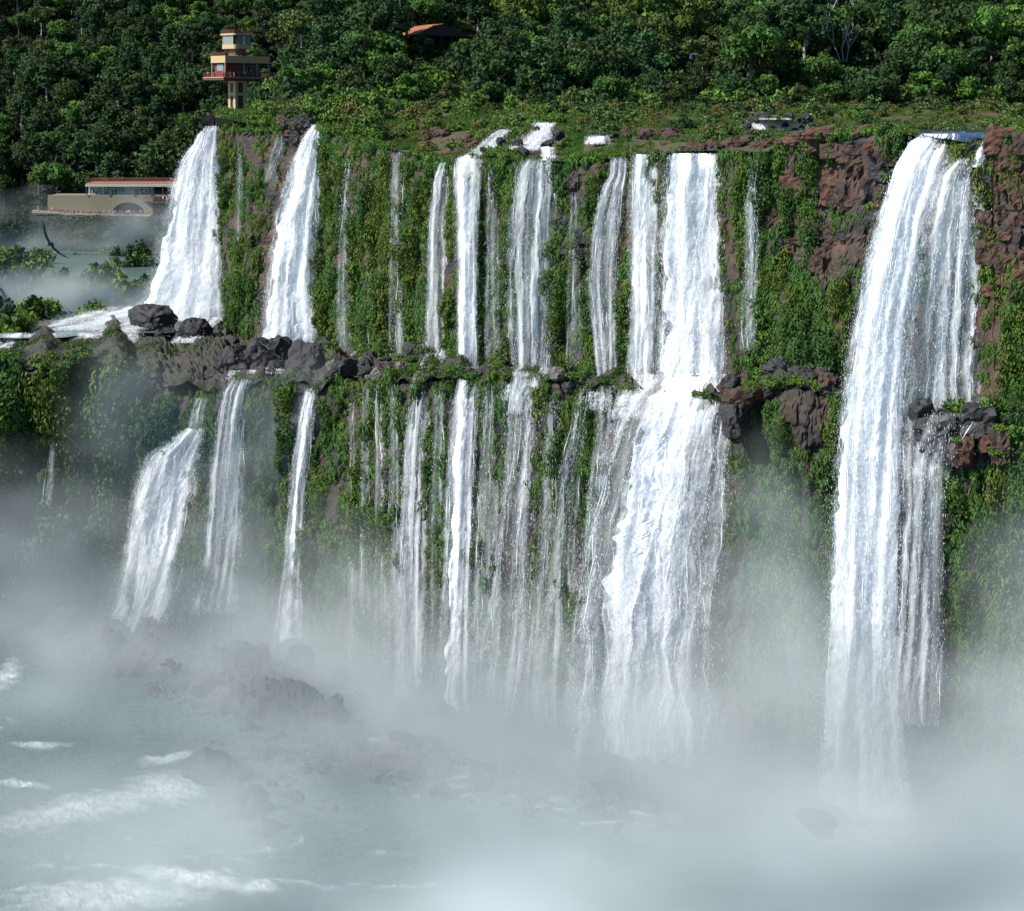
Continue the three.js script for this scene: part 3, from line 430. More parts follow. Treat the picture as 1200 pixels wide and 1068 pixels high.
{
  seed(909);
  const crossing = (b) => [[484, 530], [534, 564], [598, 646], [696, 724], [730, 775]].some(([l, r]) => b > l && b < r);
  const underFall = (b) => [[236, 258], [358, 382], [402, 414], [460, 488], [508, 532], [532, 568], [604, 656], [712, 738], [738, 898], [1066, 1166]].some(([l, r]) => b > l && b < r);
  const wet = (b, d) => (b > 780 && b < 912 && d < dRim(b) + 17) || (b > 1070 && b < 1182 && d < dRim(b) + 27) || (b > 876 && b < 956 && d > 326 && d < 354) || (b > 612 && b < 656 && d > 296 && d < 334) || (b > 680 && b < 722 && d > 303 && d < 319) || (b > 736 && b < 790 && d < dRim(b) + 7) || (b > 540 && b < 604 && d > 300 && d < 328 && Math.abs(b - lerp(555, 592, (d - 307) / 17)) < 17) || (b > 355 && b < 385 && d < dRim(b) + 6) || (b > 232 && b < 262 && d < dRim(b) + 6);
  for (let i = 0; i < 900; i++) {
    const b = rr(256, 1255), d = lerp(dRim(b) + 1.5, 428, R() ** 1.25); if (wet(b, d)) continue;
    const x = (b - 600) / F * d, far = smoothstep(d, 330, 425), n = fbm(x * 0.04, d * 0.04, 3, 2); if (R() > 0.42 + 0.5 * far + 0.4 * n) continue;
    if (b < 300 && HORIZON - (groundY(x, d) + 3 - EYE) / d * F < 134) continue;
    const near = d - dRim(b) < 12, k = near ? (R() < 0.75 ? 1 : 0) : [0, 0, 2, 1, 3, 0, 2][Math.floor(clamp(R() + 0.25 * n, 0, 0.999) * 7)];
    plantShrub(k, x, groundY(x, d) - 0.1, -d, (near ? rr(0.3, 0.65) : rr(0.5, 1.25)) * (0.8 + 0.4 * far), rr(0.7, 1.1), near ? 'at the brink by ' + nearest(falls, V(x, -10, -d)) : 'on the river bank ' + nearest(marks, V(x, 6, -d)));
  }
  // green mound on the cliff end, beneath the tower
  for (let i = 0; i < 110; i++) { const b = rr(262, 440), d = dRim(b) + rr(4, 60), x = (b - 600) / F * d; if (wet(b, d)) continue; const sc0 = rr(0.8, 1.6), gy = groundY(x, d) + 1.2 * smoothstep(d - dRim(b), 5, 40), topRow = HORIZON - (gy + 2.6 * sc0 - EYE) / d * F; if (topRow < 136 - Math.max(0, b - 282 - 3 * sc0 * 6) * 0.55) continue; plantShrub([0, 1, 0, 2, 3][i % 5], x, gy - 0.1, -d, sc0, rr(0.8, 1.2), 'on the overgrown cliff end'); }
  for (let i = 0; i < 260; i++) { const b = rr(258, 1212), d = dRim(b) + rr(-0.6, 2.6), x = (b - 600) / F * d; if (wet(b, d) || underFall(b)) continue; plantShrub(R() < 0.7 ? 1 : 0, x, yRim(b) - 0.1, -d, rr(0.25, 0.6), rr(0.8, 1.3), 'overhanging the brink by ' + nearest(falls, V(x, -10, -d))); }
  for (let i = 0; i < 60; i++) { const b = rr(258, 330), d = dRim(b) + rr(0, 26), x = (b - 600) / F * d; if (wet(b, d)) continue; plantShrub(i % 3 ? 1 : 0, x, groundY(x, d) - 0.1, -d, rr(0.4, 0.75), rr(0.8, 1.1), 'on the bare tip of the cliff end'); }
  for (let i = 0; i < 150; i++) { const b = R() < 0.6 ? rr(505, 742) : R() < 0.5 ? rr(372, 505) : rr(1110, 1212), t = R(), d = lerp(dLip(b) - 1, dRim(b) - LEAN - 0.5, t), x = (b - 600) / F * d; if ((b < 500 && R() < 0.6) || crossing(b)) continue; plantShrub([1, 3, 0][i % 3], x, lerp(yLip(b), yTer(b), t) - 0.1, -d, rr(0.3, 0.75), rr(0.8, 1.4), 'on the middle ledge by ' + nearest(falls, V(x, -36, -d))); }
  // understorey of the forest edge
  for (let i = 0; i < 240; i++) { const d = lerp(424, 500, R() ** 1.5), b = rr(300, 1230), x = (b - 600) / F * d; if ((b > 470 && b < 552 && d < 484 && d > 466) || (b > 800 && b < 824 && d < 470) || (x < -58 && d > 440)) continue; plantShrub([3, 3, 0, 1][i % 4], x, groundY(x, d) - 0.2, -d, rr(1.2, 2.1), rr(0.9, 1.3), 'in the forest edge ' + nearest(marks, V(x, 8, -d))); }
  // islands in the misty basin
  const isl = [[135, 330, 395, 1.9], [110, 340, 385, 1.5], [150, 338, 400, 1.6], [125, 322, 430, 2], [160, 325, 425, 1.6], [30, 372, 372, 1.7], [48, 366, 380, 1.6], [10, 380, 362, 1.6], [20, 350, 400, 1.6], [60, 345, 420, 1.4], [5, 330, 440, 2], [35, 322, 460, 2], [70, 330, 450, 1.5], [90, 335, 440, 1.3], [15, 312, 500, 2], [50, 308, 520, 1.6], [-10, 340, 420, 2], [30, 385, 366, 1.2], [55, 358, 395, 1.1], [80, 355, 400, 0.9], [-15, 365, 380, 2]];
  for (const [b, p, d, s] of isl) for (let j = 0; j < 3; j++) { const bb = b + rr(-9, 9), dd = d + rr(-5, 5), x = (bb - 600) / F * dd; plantShrub([3, 1, 0][j], x, -38.2 + rr(0, 0.4), -dd, s * rr(0.8, 1.2), rr(0.9, 1.4), 'on the misty basin islands'); }
  for (let i = 0; i < 46; i++) { const d = rr(398, 566), b = rr(-20, 178), x = (b - 600) / F * d; plantShrub([3, 3, 1, 0][i % 4], x, -38.2, -d, rr(0.9, 1.6) * (Math.abs(b - 60) < 34 && d > 420 ? 0.45 : 1), rr(0.9, 1.3), 'in the flooded thicket below the terrace building'); }
  for (const [b, p, d, sc] of [[1082, 478, 236, 0.45], [1150, 480, 232, 0.6], [1142, 482, 232.5, 0.4], [1172, 500, 230, 0.5], [1120, 512, 231, 0.35], [1186, 506, 229.5, 0.7], [1165, 528, 229.6, 0.5], [880, 452, 254, 0.6], [905, 448, 253, 0.7], [872, 456, 253, 0.4], [935, 446, 250, 0.6], [955, 452, 248.6, 0.7]]) { const q = at(b, p, d); plantShrub(1, q.x, q.y - 0.6, q.z, sc, rr(0.7, 1.1), 'growing on the wet rocks by ' + nearest(falls, q)); }
  // crest of the mossy bluff
  for (let i = 0; i < 60; i++) { const b = rr(-20, 190), d = dLip(b) + rr(-1.5, 9), x = (b - 600) / F * d; plantShrub([1, 0, 3][i % 3], x, yLip(b) - 0.7 + rr(-0.5, 0.3), -d, rr(0.45, 0.85), rr(0.6, 0.95), 'along the crest of the mossy bluff'); }
}
// hanging moss cushions: drooping leaves over a lobed pillow that hangs on the wall (its back lies at z = 0)
function cushionGeo(sd, w, h, out, n, size) {
  seed(sd); const P = [], C = [], L = [], k = Math.round(h * 1.6) + 3;
  for (let i = 0; i < k; i++) L.push({ c: V(rr(-0.32, 0.32) * w, -h * (i + rr(0, 1)) / k, rr(0, 0.25) * out), r: w * rr(0.24, 0.46) * (1 - 0.45 * i / k), v: rr(0.75, 1.25), y: rr(-0.15, 0.2) });
  for (let i = 0; i < n; i++) {
    const l = L[Math.floor(R() ** 1.1 * k)], d = onBall(); d.z = Math.abs(d.z) * 0.9 + 0.1; d.normalize();
    const p = l.c.clone().add(V(d.x * l.r, d.y * l.r * 1.35, d.z * Math.min(l.r, out)).multiplyScalar(rr(0.75, 1.05)));
    const nor = d.clone().add(onBall().multiplyScalar(0.55)).normalize(), dir = V(rr(-0.5, 0.5), -1, rr(-0.1, 0.5)).normalize(); dir.addScaledVector(nor, -dir.dot(nor)).normalize();
    const s = size * rr(0.6, 1.4), v = l.v * rr(0.7, 1.3); leaf(P, C, p, dir, nor, s * 1.3, s * 0.7, [v * (1 + l.y), v, v * 0.9]);
  }
  return geo(P, C);
}
const cushions = [[2.6, 6, 1.2, 700], [3.4, 8.5, 1.5, 1000], [2.2, 9, 1.1, 850], [4.2, 5, 1.6, 900], [3, 11, 1.5, 1150], [1.7, 4, 0.9, 380]].map(([w, h, o, n], i) => cushionGeo(700 + i, w, h, o, Math.round(n * 1.15), 0.29));
const mossMats = [leafMat(0.066, 0.134, 0.016), leafMat(0.092, 0.138, 0.018), leafMat(0.04, 0.094, 0.016), leafMat(0.05, 0.112, 0.024)];
const mossWords = ['fresh green', 'yellow-green', 'deep green', 'blue-green'];
const mossField = (b, y, k) => 0.6 * fbm(b * 0.03, y * 0.06, k, 2) + 0.7 * fbm(b * 0.07, y * 0.25, k + 3, 3) + 0.09;   // above 0 the wall is overgrown
const spans = [];                                              // where falling water covers the wall: [left, right, top, bottom]
for (const s of [[178, 264, 150, 380], [305, 378, 146, 405], [535, 562, 180, 430], [500, 530, 195, 412], [598, 652, 190, 440], [692, 734, 184, 445], [738, 876, 180, 900], [985, 1112, 156, 960], [1078, 1160, 180, 500], [150, 240, 505, 745], [248, 290, 448, 715], [335, 370, 455, 765], [468, 512, 430, 830], [520, 560, 440, 835], [582, 632, 480, 855], [690, 845, 460, 900], [1052, 1108, 495, 860]]) spans.push(s);
const underWater = (b, p, m = 0) => spans.some(([l, r, t, q]) => b > l + m && b < r - m && p > t + 4 && p < q);
{
  seed(5150); let n = 0;
  const hang = (fn, b, y, k, sc, mi, where) => {
    const p = fn(b, y, 0.15), by = nearest(falls, p), o = thing(where === 'upper' ? 'hanging_moss' : 'fern_curtain', mossWords[mi] + (where === 'upper' ? ' hanging moss on the upper cliff by ' : ' fern curtain on the lower wall by ') + by, where === 'upper' ? 'moss' : 'ferns', p, mossWords[mi] + ' ' + where + ' growth by ' + by);
    mesh('foliage', cushions[k], mossMats[mi], o); o.scale.set(sc * rr(0.85, 1.2), sc * rr(0.85, 1.15), sc * rr(1.2, 1.8)); o.rotation.y = -0.35 + rr(-0.35, 0.35); n++; return o;
  };
  const tone = (b, y, lowr) => { const v = noise(b * 0.012, y * 0.07, 71) + rr(-0.5, 0.5); return lowr ? (v > 0.45 ? 1 : v > 0 ? 3 : v > -0.5 ? 2 : 0) : (v > 0.35 ? 1 : v > -0.25 ? 0 : v > -0.6 ? 3 : 2); };
  for (let i = 0; i < 1500 && n < 290; i++) {
    const b = rr(258, 1275), y = lerp(yRim(b) + 0.3, yTer(b) + 2, R() ** 1.15), p = HORIZON + (EYE - y) / dRim(b) * F;
    if (underWater(b, p, 8) || bareness(b, p) > rr(0.2, 0.75) || mossField(b, y, 51) < -0.02) continue;
    hang(upperPoint, b, y, Math.floor(R() * 6), rr(0.6, 1.2), tone(b, y, false), 'upper');
  }
  n = 0;
  for (let i = 0; i < 1500 && n < 270; i++) {
    const b = rr(-40, 1270), y = lerp(yLip(b) + 0.2, -74, R() ** 1.2), p = HORIZON + (EYE - y) / dLip(b) * F;
    if (underWater(b, p, 8) || bareness(b, p) > rr(0.2, 0.75)) continue; if (b > 200 && mossField(b, y, 61) < -0.02) continue;
    hang(lowerPoint, b, y, Math.floor(R() * 6), b < 200 ? rr(1.1, 2.1) : rr(0.6, 1.15), tone(b, y, true), 'lower');
  }
  // small tufts between the cushions
  seed(616); const P = [], C = [];
  for (let i = 0; i < 28; i++) { const d = onBall(); d.z = Math.abs(d.z) + 0.15; d.normalize(); const p = V(d.x * 0.42, d.y * 0.5, d.z * 0.32), nor = d.clone().add(onBall().multiplyScalar(0.5)).normalize(), dir = V(rr(-0.6, 0.6), -1, rr(0, 0.5)).normalize(); dir.addScaledVector(nor, -dir.dot(nor)).normalize(); const v = rr(0.7, 1.3); leaf(P, C, p, dir, nor, rr(0.26, 0.48), rr(0.12, 0.2), [v, v, v]); }
  const tuft = geo(P, C), M = [], K = [], tM = new THREE.Matrix4(), q = new THREE.Quaternion(), e = new THREE.Euler();
  const add = (fn, b, y, s, col) => { const p = fn(b, y, 0.05); e.set(rr(-0.3, 0.1), -0.35 + rr(-0.6, 0.6), rr(-0.2, 0.2)); q.setFromEuler(e); tM.compose(p, q, V(s, s * rr(0.9, 1.5), s)); M.push(tM.clone()); K.push(col); };
  const tint = (b, y, w) => { const v = noise(b * 0.015, y * 0.08, 81) * 0.6 + rr(-0.4, 0.4), k = rr(0.75, 1.25); return lin((0.057 + 0.03 * v) * k, (0.116 + 0.008 * v) * k, (0.017 - 0.003 * v) * k); };
  for (let i = 0; i < 33000; i++) {
    const b = rr(256, 1330), y = lerp(yRim(b) + 0.4, yTer(b), R()), p = HORIZON + (EYE - y) / dRim(b) * F;
    if (bareness(b, p) > rr(0.05, 0.6) || (underWater(b, p, 4) && R() < 0.75)) continue;
    if (mossField(b, y, 51) < rr(-0.12, 0.12)) continue;
    add(upperPoint, b, y, rr(0.6, 1.5), tint(b, y));
  }
  for (let i = 0; i < 43000; i++) {
    const b = rr(-120, 1330), y = lerp(yLip(b) + 0.3, -80, R()), p = HORIZON + (EYE - y) / dLip(b) * F;
    if (bareness(b, p) > rr(0.05, 0.6) || (underWater(b, p, 4) && R() < 0.7)) continue;
    if (mossField(b, y, 61) < rr(-0.12, 0.12)) continue;
    add(lowerPoint, b, y, rr(0.6, 1.5), tint(b, y));
  }
  for (let i = 0; i < 12000; i++) {
    const b = rr(-20, 1215), t = R(), d = lerp(dLip(b), b < 266 ? 352 : dRim(b) - LEAN, t), x = (b - 600) / F * d; if (fbm(x * 0.1, d * 0.1, 77, 2) < (b > 500 && b < 760 ? -0.3 : -0.05)) continue;
    e.set(-1.2, rr(0, 6.28), 0); q.setFromEuler(e); const sc = rr(0.5, 1.2); tM.compose(V(x, lerp(yLip(b), yTer(b), smoothstep(t, 0, 1)) + 0.1, -d), q, V(sc, sc, sc)); M.push(tM.clone()); K.push(tint(b, t * 30));
  }
  instanced('moss_tufts', tuft, leafMat(1, 1, 1), M, K, 'small fern and moss tufts covering both cliff walls', 'moss');
  const uM = [], uK = [];
  for (let i = 0; i < 26000; i++) {
    const left = i % 2, d = left ? lerp(560, 850, R() ** 1.2) : lerp(418, 560, R() ** 1.2), b = left ? rr(-20, 420) : rr(270, 1225), x = (b - 600) / F * d; if ((left && x > -45) || (b > 30 && b < 212 && d > 592 && d < 622)) continue;
    e.set(-1.3 + rr(-0.3, 0.3), rr(0, 6.28), rr(-0.3, 0.3)); q.setFromEuler(e); const sc = rr(1.6, 3.6); tM.compose(V(x, groundY(x, d) + 0.3, -d), q, V(sc, sc, sc * 1.5)); uM.push(tM.clone()); const k = rr(0.5, 1.2); uK.push(lin(0.034 * k, 0.062 * k, 0.014 * k));
  }
  instanced('undergrowth', tuft, leafMat(1, 1, 1), uM, uK, 'leafy undergrowth covering the forest floor between the trees', 'undergrowth');
  // grass
  seed(888); const GP = [], GC = [];
  for (let i = 0; i < 16; i++) { const a = rr(0, 6.28), d = V(Math.cos(a) * rr(0.1, 0.6), 1, Math.sin(a) * rr(0.1, 0.6)).normalize(), nor = V(-Math.sin(a), 0.2, Math.cos(a)); const v = rr(0.7, 1.3); leaf(GP, GC, V(Math.cos(a) * rr(0, 0.35), -0.05, Math.sin(a) * rr(0, 0.35)), d, nor, rr(0.4, 0.85), rr(0.05, 0.11), [v, v, v]); }
  const gM = [], gK = [];
  for (let i = 0; i < 46000; i++) {
    const b = rr(254, 1300), d = lerp(dRim(b) + 0.2, 432, R() ** 1.3), x = (b - 600) / F * d, n2 = fbm(x * 0.06, d * 0.05, 91, 3); if (n2 < -0.12 + rr(-0.1, 0.1)) continue;
    if ((b > 780 && b < 910 && d < dRim(b) + 17) || (b > 1074 && b < 1180 && d < dRim(b) + 27) || (b > 880 && b < 950 && d > 328 && d < 354) || (b > 736 && b < 790 && d < dRim(b) + 7) || (b > 612 && b < 656 && d < 334) || (b > 682 && b < 722 && d > 304 && d < 319)) continue;
    e.set(0, rr(0, 6.28), 0); q.setFromEuler(e); const s = rr(0.5, 1.25); tM.compose(V(x, groundY(x, d), -d), q, V(s, s * rr(0.7, 1.2), s)); gM.push(tM.clone());
    const v = noise(x * 0.05, d * 0.05, 95), k = rr(0.75, 1.25); gK.push(lin((0.1 + 0.045 * v) * k, (0.175 - 0.008 * v) * k, 0.024 * k));
  }
  instanced('river_grass', geo(GP, GC), leafMat(1, 1, 1), gM, gK, 'grass and low herbs covering the banks of the upper river', 'grass');
}
// ------------------------------------------------------------------ rocks
const blockGeos = [];                                          // angular basalt blocks
for (let i = 0; i < 6; i++) {
  seed(1400 + i); let g = new THREE.BoxGeometry(2, 2, 2, 7, 7, 7).toNonIndexed(); const p = g.attributes.position, C = [], k = R() * 30;
  for (let j = 0; j < p.count; j++) { const v = V(p.getX(j), p.getY(j), p.getZ(j)), r = Math.hypot(v.x, v.y, v.z); if (r > 1.45) v.multiplyScalar(lerp(1, 1.45 / r, 0.5)); v.x += 0.22 * noise(v.x * 0.8 + k, v.y * 0.8, v.z * 0.8); v.y += 0.2 * noise(v.x * 0.8, v.y * 0.8 + k, v.z * 0.8); v.z += 0.22 * noise(v.x * 0.8, v.y * 0.8, v.z * 0.8 + k); v.multiplyScalar(1 + 0.09 * noise(v.x * 2.3 + k, v.y * 2.3, v.z * 2.3) + 0.07 * (hash(Math.floor(v.y * 3 + 9), Math.floor(v.x * 2 + 9), i) - 0.5) + 0.06 * noise(v.x * 5 + k, v.y * 5, v.z * 5)); p.setXYZ(j, v.x, v.y, v.z); }
  for (let j = 0; j < p.count; j++) { const f = fbm(p.getX(j) * 1.5 + k, p.getY(j) * 1.5, p.getZ(j) * 1.5, 2), t = Math.max(0.3, 1 + 0.8 * f); C.push(t, t, t); }
  g.deleteAttribute('normal'); g.deleteAttribute('uv'); g.setAttribute('color', new THREE.Float32BufferAttribute(C, 3)); blockGeos.push(g);
}
const rockGeos = [];
for (let i = 0; i < 7; i++) {
  seed(1200 + i); const g = new THREE.IcosahedronGeometry(1, 7), p = g.attributes.position, C = [], cuts = Array.from({ length: 9 }, () => ({ n: onBall(), d: rr(0.55, 0.85) })), k = R() * 40;
  for (let j = 0; j < p.count; j++) {
    const v = V(p.getX(j), p.getY(j), p.getZ(j)); for (const c of cuts) { const o = v.dot(c.n) - c.d; if (o > 0) v.addScaledVector(c.n, -o * 0.95); }
    v.multiplyScalar(1 + 0.14 * noise(v.x * 1.6 + k, v.y * 1.6, v.z * 1.6) + 0.06 * noise(v.x * 4 + k, v.y * 4, v.z * 4) + 0.035 * noise(v.x * 9 + k, v.y * 9, v.z * 9)); p.setXYZ(j, v.x, v.y, v.z);
  }
  for (let j = 0; j < p.count; j++) { const f = fbm(p.getX(j) * 2 + k, p.getY(j) * 2, p.getZ(j) * 2, 3), t = Math.max(0.3, 1 + 0.8 * f); C.push(t, t * (1 + 0.1 * f), t); }
  g.deleteAttribute('normal'); g.deleteAttribute('uv'); g.setAttribute('color', new THREE.Float32BufferAttribute(C, 3)); rockGeos.push(g);
}
const stoneMats = { dark: std(lin(0.018, 0.0175, 0.017), { vertexColors: true, roughness: 0.75, flatShading: true }), brown: std(lin(0.05, 0.027, 0.017), { vertexColors: true, roughness: 0.85, flatShading: true }), red: std(lin(0.08, 0.035, 0.019), { vertexColors: true, roughness: 0.85, flatShading: true }), grey: std(lin(0.12, 0.105, 0.088), { vertexColors: true, roughness: 0.85, flatShading: true }) };
function boulder(px, py, d, w, h, mk, label, group, dp = 1) { const p = at(px, py, d), blocky = /flat-topped|cube|column|block/.test(label), o = mesh('boulder', blocky ? blockGeos[Math.floor(R() * 6)] : rockGeos[Math.floor(R() * 7)], stoneMats[mk]); if (blocky) { w *= 0.8; h *= 0.85; } o.position.copy(p); o.scale.set(w, h, (w + h) / 2 * dp); o.rotation.y = rr(0, 6.28); tag(o, label, 'boulder', group); return o; }
{
  seed(3131);
  boulder(178, 378, 366, 5.6, 3.6, 'dark', 'great dark boulder standing in the misty basin below the broad plunge');
  boulder(228, 392, 360, 3.4, 3.2, 'dark', 'dark wet boulder beside the white slide from the basin');
  boulder(328, 409, 331, 2.3, 2.3, 'dark', 'domed dark boulder at the foot of the narrow plunge');
  boulder(357, 428, 322, 3.8, 4.6, 'dark', 'large dark boulder with a vertical streak, beside the domed one on the shelf');
  boulder(305, 424, 328, 3.6, 3.8, 'dark', 'sloping dark boulder between two white rills on the shelf');
  boulder(276, 428, 326, 4, 3.4, 'dark', 'mist-veiled boulder at the outer end of the shelf');
  boulder(391, 434, 306, 1.5, 1.6, 'grey', 'pale brown stone at the end of the boulder shelf');
  boulder(405, 430, 304, 2.0, 1.7, 'dark', 'blackish block next to the pale brown shelf stone');
  boulder(1082, 488, 236, 1.9, 2.1, 'dark', 'wet mossy boulder between the mighty plunge and the lacy veil');
  boulder(1105, 510, 234, 3.1, 2.6, 'dark', 'flat-topped wet boulder under the lacy veil');
  boulder(1128, 502, 234.5, 1.9, 1.5, 'brown', 'rounded stone splashed by the lacy veil');
  boulder(1150, 492, 233, 2.9, 2.0, 'dark', 'mossy cube of rock beside the splashed stone');
  boulder(1128, 532, 232, 2.0, 2.2, 'red', 'broken rust-brown rock below the splashed stone');
  boulder(1163, 512, 231.5, 1.6, 2.2, 'red', 'upright rust-brown rock column by the mossy cube');
  boulder(1177, 522, 230.5, 1.4, 2.4, 'brown', 'brown rock column next to the rust-brown one');
  boulder(868, 470, 253.5, 2.6, 1.8, 'brown', 'brown rock knob at the edge of the great lower cascade');
  boulder(862, 492, 252.5, 2.2, 3.0, 'dark', 'dark stepped rock below the brown knob');
  boulder(888, 462, 254.5, 2.0, 1.3, 'red', 'rusty orange stone on top of the brown knob');
  boulder(965, 958, 222, 3.6, 1.6, 'dark', 'dark low rock in the mist at the foot of the mighty plunge');
  boulder(285, 950, 236, 4.2, 3.6, 'dark', 'dark rock mass jutting into the gorge river');
  boulder(318, 985, 230, 3.6, 3, 'dark', 'mist-veiled dark rock next to the river foam');
  boulder(255, 900, 248, 4.5, 2.6, 'dark', 'dark river rock behind the jutting rock mass');
  for (let i = 0; i < 26; i++) { const b = rr(225, 385), t = rr(0.05, 0.95), d = lerp(dLip(b), b < 266 ? 350 : dRim(b) - LEAN, t), sz = rr(0.6, 1.9), o = boulder(b, 0, d, sz, sz * rr(0.6, 0.9), 'dark', 'loose dark rock on the boulder shelf by ' + nearest(falls, at(b, 420, d)), 'loose rocks of the boulder shelf by ' + nearest(falls, at(b, 420, d))); o.position.y = lerp(yLip(b), yTer(b), t) + sz * 0.25; }
  for (const [b, p, d, sz] of [[654, 158, 316, 1.0], [640, 170, 308, 0.8], [606, 168, 309, 0.8], [628, 152, 320, 0.6], [646, 166, 312, 0.5], [586, 166, 313, 0.7], [566, 176, 309, 0.6], [612, 178, 304, 1], [920, 148, 336, 0.7], [905, 151, 335, 0.5], [940, 150, 335, 0.6], [884, 142, 340, 1.1], [944, 140, 340, 1.2], [897, 137, 346, 0.9], [926, 136, 347, 0.8], [912, 141, 343, 0.5], [955, 148, 336, 0.8], [876, 149, 335, 0.8], [932, 153, 332, 0.5]]) boulder(b, p, d, sz * 1.3, sz, 'dark', 'dark wet stone in the ' + (b > 800 ? 'foaming rapid' : b < 592 ? 'slanting white chute' : 'broken cascade'), 'stones in the ' + (b > 800 ? 'foaming rapid' : b < 592 ? 'slanting chute' : 'broken cascade'));
  for (const [b, p, d, sz] of [[198, 390, 360, 1.1], [210, 393, 358, 0.9], [188, 392, 359, 1.0], [168, 392, 360, 0.9], [217, 398, 356, 0.8]]) boulder(b, p, d, sz * 1.4, sz, 'dark', 'small wet rock around the foot of the great basin boulder', 'small rocks at the great basin boulder');
  const g1 = 'talus rocks at the foot of the lower wall';
  for (let i = 0; i < 70; i++) { const b = rr(60, 640), d = dBase(b) - rr(0, 34) * smoothstep(b, 40, 320), s = rr(1, 3.2), o = boulder(b, 0, d, s, s * rr(0.6, 0.9), R() < 0.7 ? 'dark' : 'brown', 'dark talus rock at the misty foot of ' + nearest(falls, at(b, 640, d)), g1 + ' by ' + nearest(falls, at(b, 640, d))); o.position.y = WATER + 0.6 + rr(-0.5, 1) + lerp(2.2, 0.8, smoothstep(b, 330, 470)) * smoothstep(dBase(b) - d, 34, 0); }
  const g2 = 'dark ledge rocks between the two walls';
  for (let i = 0; i < 34; i++) { const b = R() < 0.75 ? rr(380, 490) : R() < 0.5 ? rr(566, 598) : rr(648, 694), t = R() ** 1.4, d = lerp(dLip(b) - 0.3, dRim(b) - LEAN, t), s = rr(0.5, 1.6), o = boulder(b, 0, d, s, s * rr(0.6, 0.95), R() < 0.8 ? 'dark' : 'grey', 'wet ledge rock between the two walls by ' + nearest(falls, at(b, 420, d)), g2 + ' by ' + nearest(falls, at(b, 420, d))); o.position.y = lerp(yLip(b), yTer(b), t) + s * 0.25; }
  for (let i = 0; i < 24; i++) { const b = rr(850, 990), t = R(), d = lerp(dLip(b) - 0.3, dRim(b) - LEAN, t), s = rr(0.8, 2), o = boulder(b, 0, d, s, s * rr(0.6, 0.95), R() < 0.7 ? 'dark' : 'brown', 'dark rubble rock on the shelf beside the mighty plunge', 'shelf rubble beside the mighty plunge'); o.position.y = lerp(yLip(b), yTer(b), t) + s * 0.3; }
  const g3 = 'rust-brown rocks of the upper river bed';
  const bands = [[915, 1045, 166, 262, 40, 'red'], [800, 945, 166, 292, 34, 'brown'], [935, 985, 128, 345, 16, 'red'], [860, 890, 130, 345, 12, 'brown'], [1040, 1200, 132, 330, 22, 'brown'], [700, 800, 150, 318, 16, 'brown'], [530, 560, 148, 322, 8, 'red'], [470, 520, 140, 350, 10, 'brown'], [850, 900, 112, 390, 9, 'grey'], [1140, 1200, 128, 345, 12, 'grey'], [330, 360, 148, 357, 8, 'dark']];
  for (const [b0, b1, , d0, n, mk] of bands) for (let i = 0; i < n; i++) {
    const b = rr(b0, b1), d = Math.max(dRim(b) + 0.6, d0 + rr(-9, 9)), s = rr(0.5, 1.7), x = (b - 600) / F * d, o = boulder(b, 0, d, s * rr(1, 1.7), s * 0.75, mk === 'red' && R() < 0.35 ? 'brown' : mk, { red: 'rust-red', brown: 'earth-brown', grey: 'pale grey', dark: 'black' }[mk] + ' rock on the river bed ' + nearest(marks, V(x, 4, -d)), { red: 'rust-red', brown: 'earth-brown', grey: 'pale grey', dark: 'black' }[mk] + ' river bed rocks ' + nearest(marks, V(x, 4, -d))); o.position.y = groundY(x, d) + s * 0.12;
    if (mk === 'red' && o.material === stoneMats.brown) { o.userData.label = o.userData.label.replace('rust-red', 'earth-brown'); o.userData.group = o.userData.group.replace('rust-red', 'earth-brown'); }
  }
  // blocks of the bare brown rock face: parts of the cliff
  const cliff = scene.children.find((o) => o.name === 'cliff');
  const blockAt = (b, p, s, mk) => { let y = EYE - (p - HORIZON) / F * dRim(b); const q = upperPoint(b, y, -0.45 * s), o = mesh('rock_block', blockGeos[Math.floor(R() * 6)], stoneMats[mk], cliff); o.position.copy(q); o.scale.set(s * rr(0.6, 1.1), s * rr(0.5, 1.1), s * 0.8); o.rotation.set(rr(-0.15, 0.15), -0.4 + rr(-0.4, 0.4), rr(-0.15, 0.15)); };
  for (let i = 0; i < 80; i++) { const b = rr(905, 1045), p = rr(165, 335); if (bareness(b, p) < 0.3) continue; blockAt(b, p, rr(0.6, 1.8), R() < 0.5 ? 'brown' : R() < 0.5 ? 'red' : 'dark'); }
  for (let i = 0; i < 60; i++) { const b = rr(1155, 1230), p = rr(165, 340); blockAt(b, p, rr(0.7, 2), R() < 0.6 ? 'brown' : 'red'); }
  for (let i = 0; i < 26; i++) { const b = rr(1075, 1160), p = rr(166, 210); blockAt(b, p, rr(0.5, 1.2), R() < 0.6 ? 'brown' : 'dark'); }
  for (let i = 0; i < 30; i++) { const b = rr(640, 720), p = rr(205, 320); blockAt(b, p, rr(0.5, 1.3), 'dark'); }
  for (let i = 0; i < 14; i++) blockAt(rr(328, 362), rr(140, 165), rr(0.6, 1.2), R() < 0.5 ? 'red' : 'dark');
}
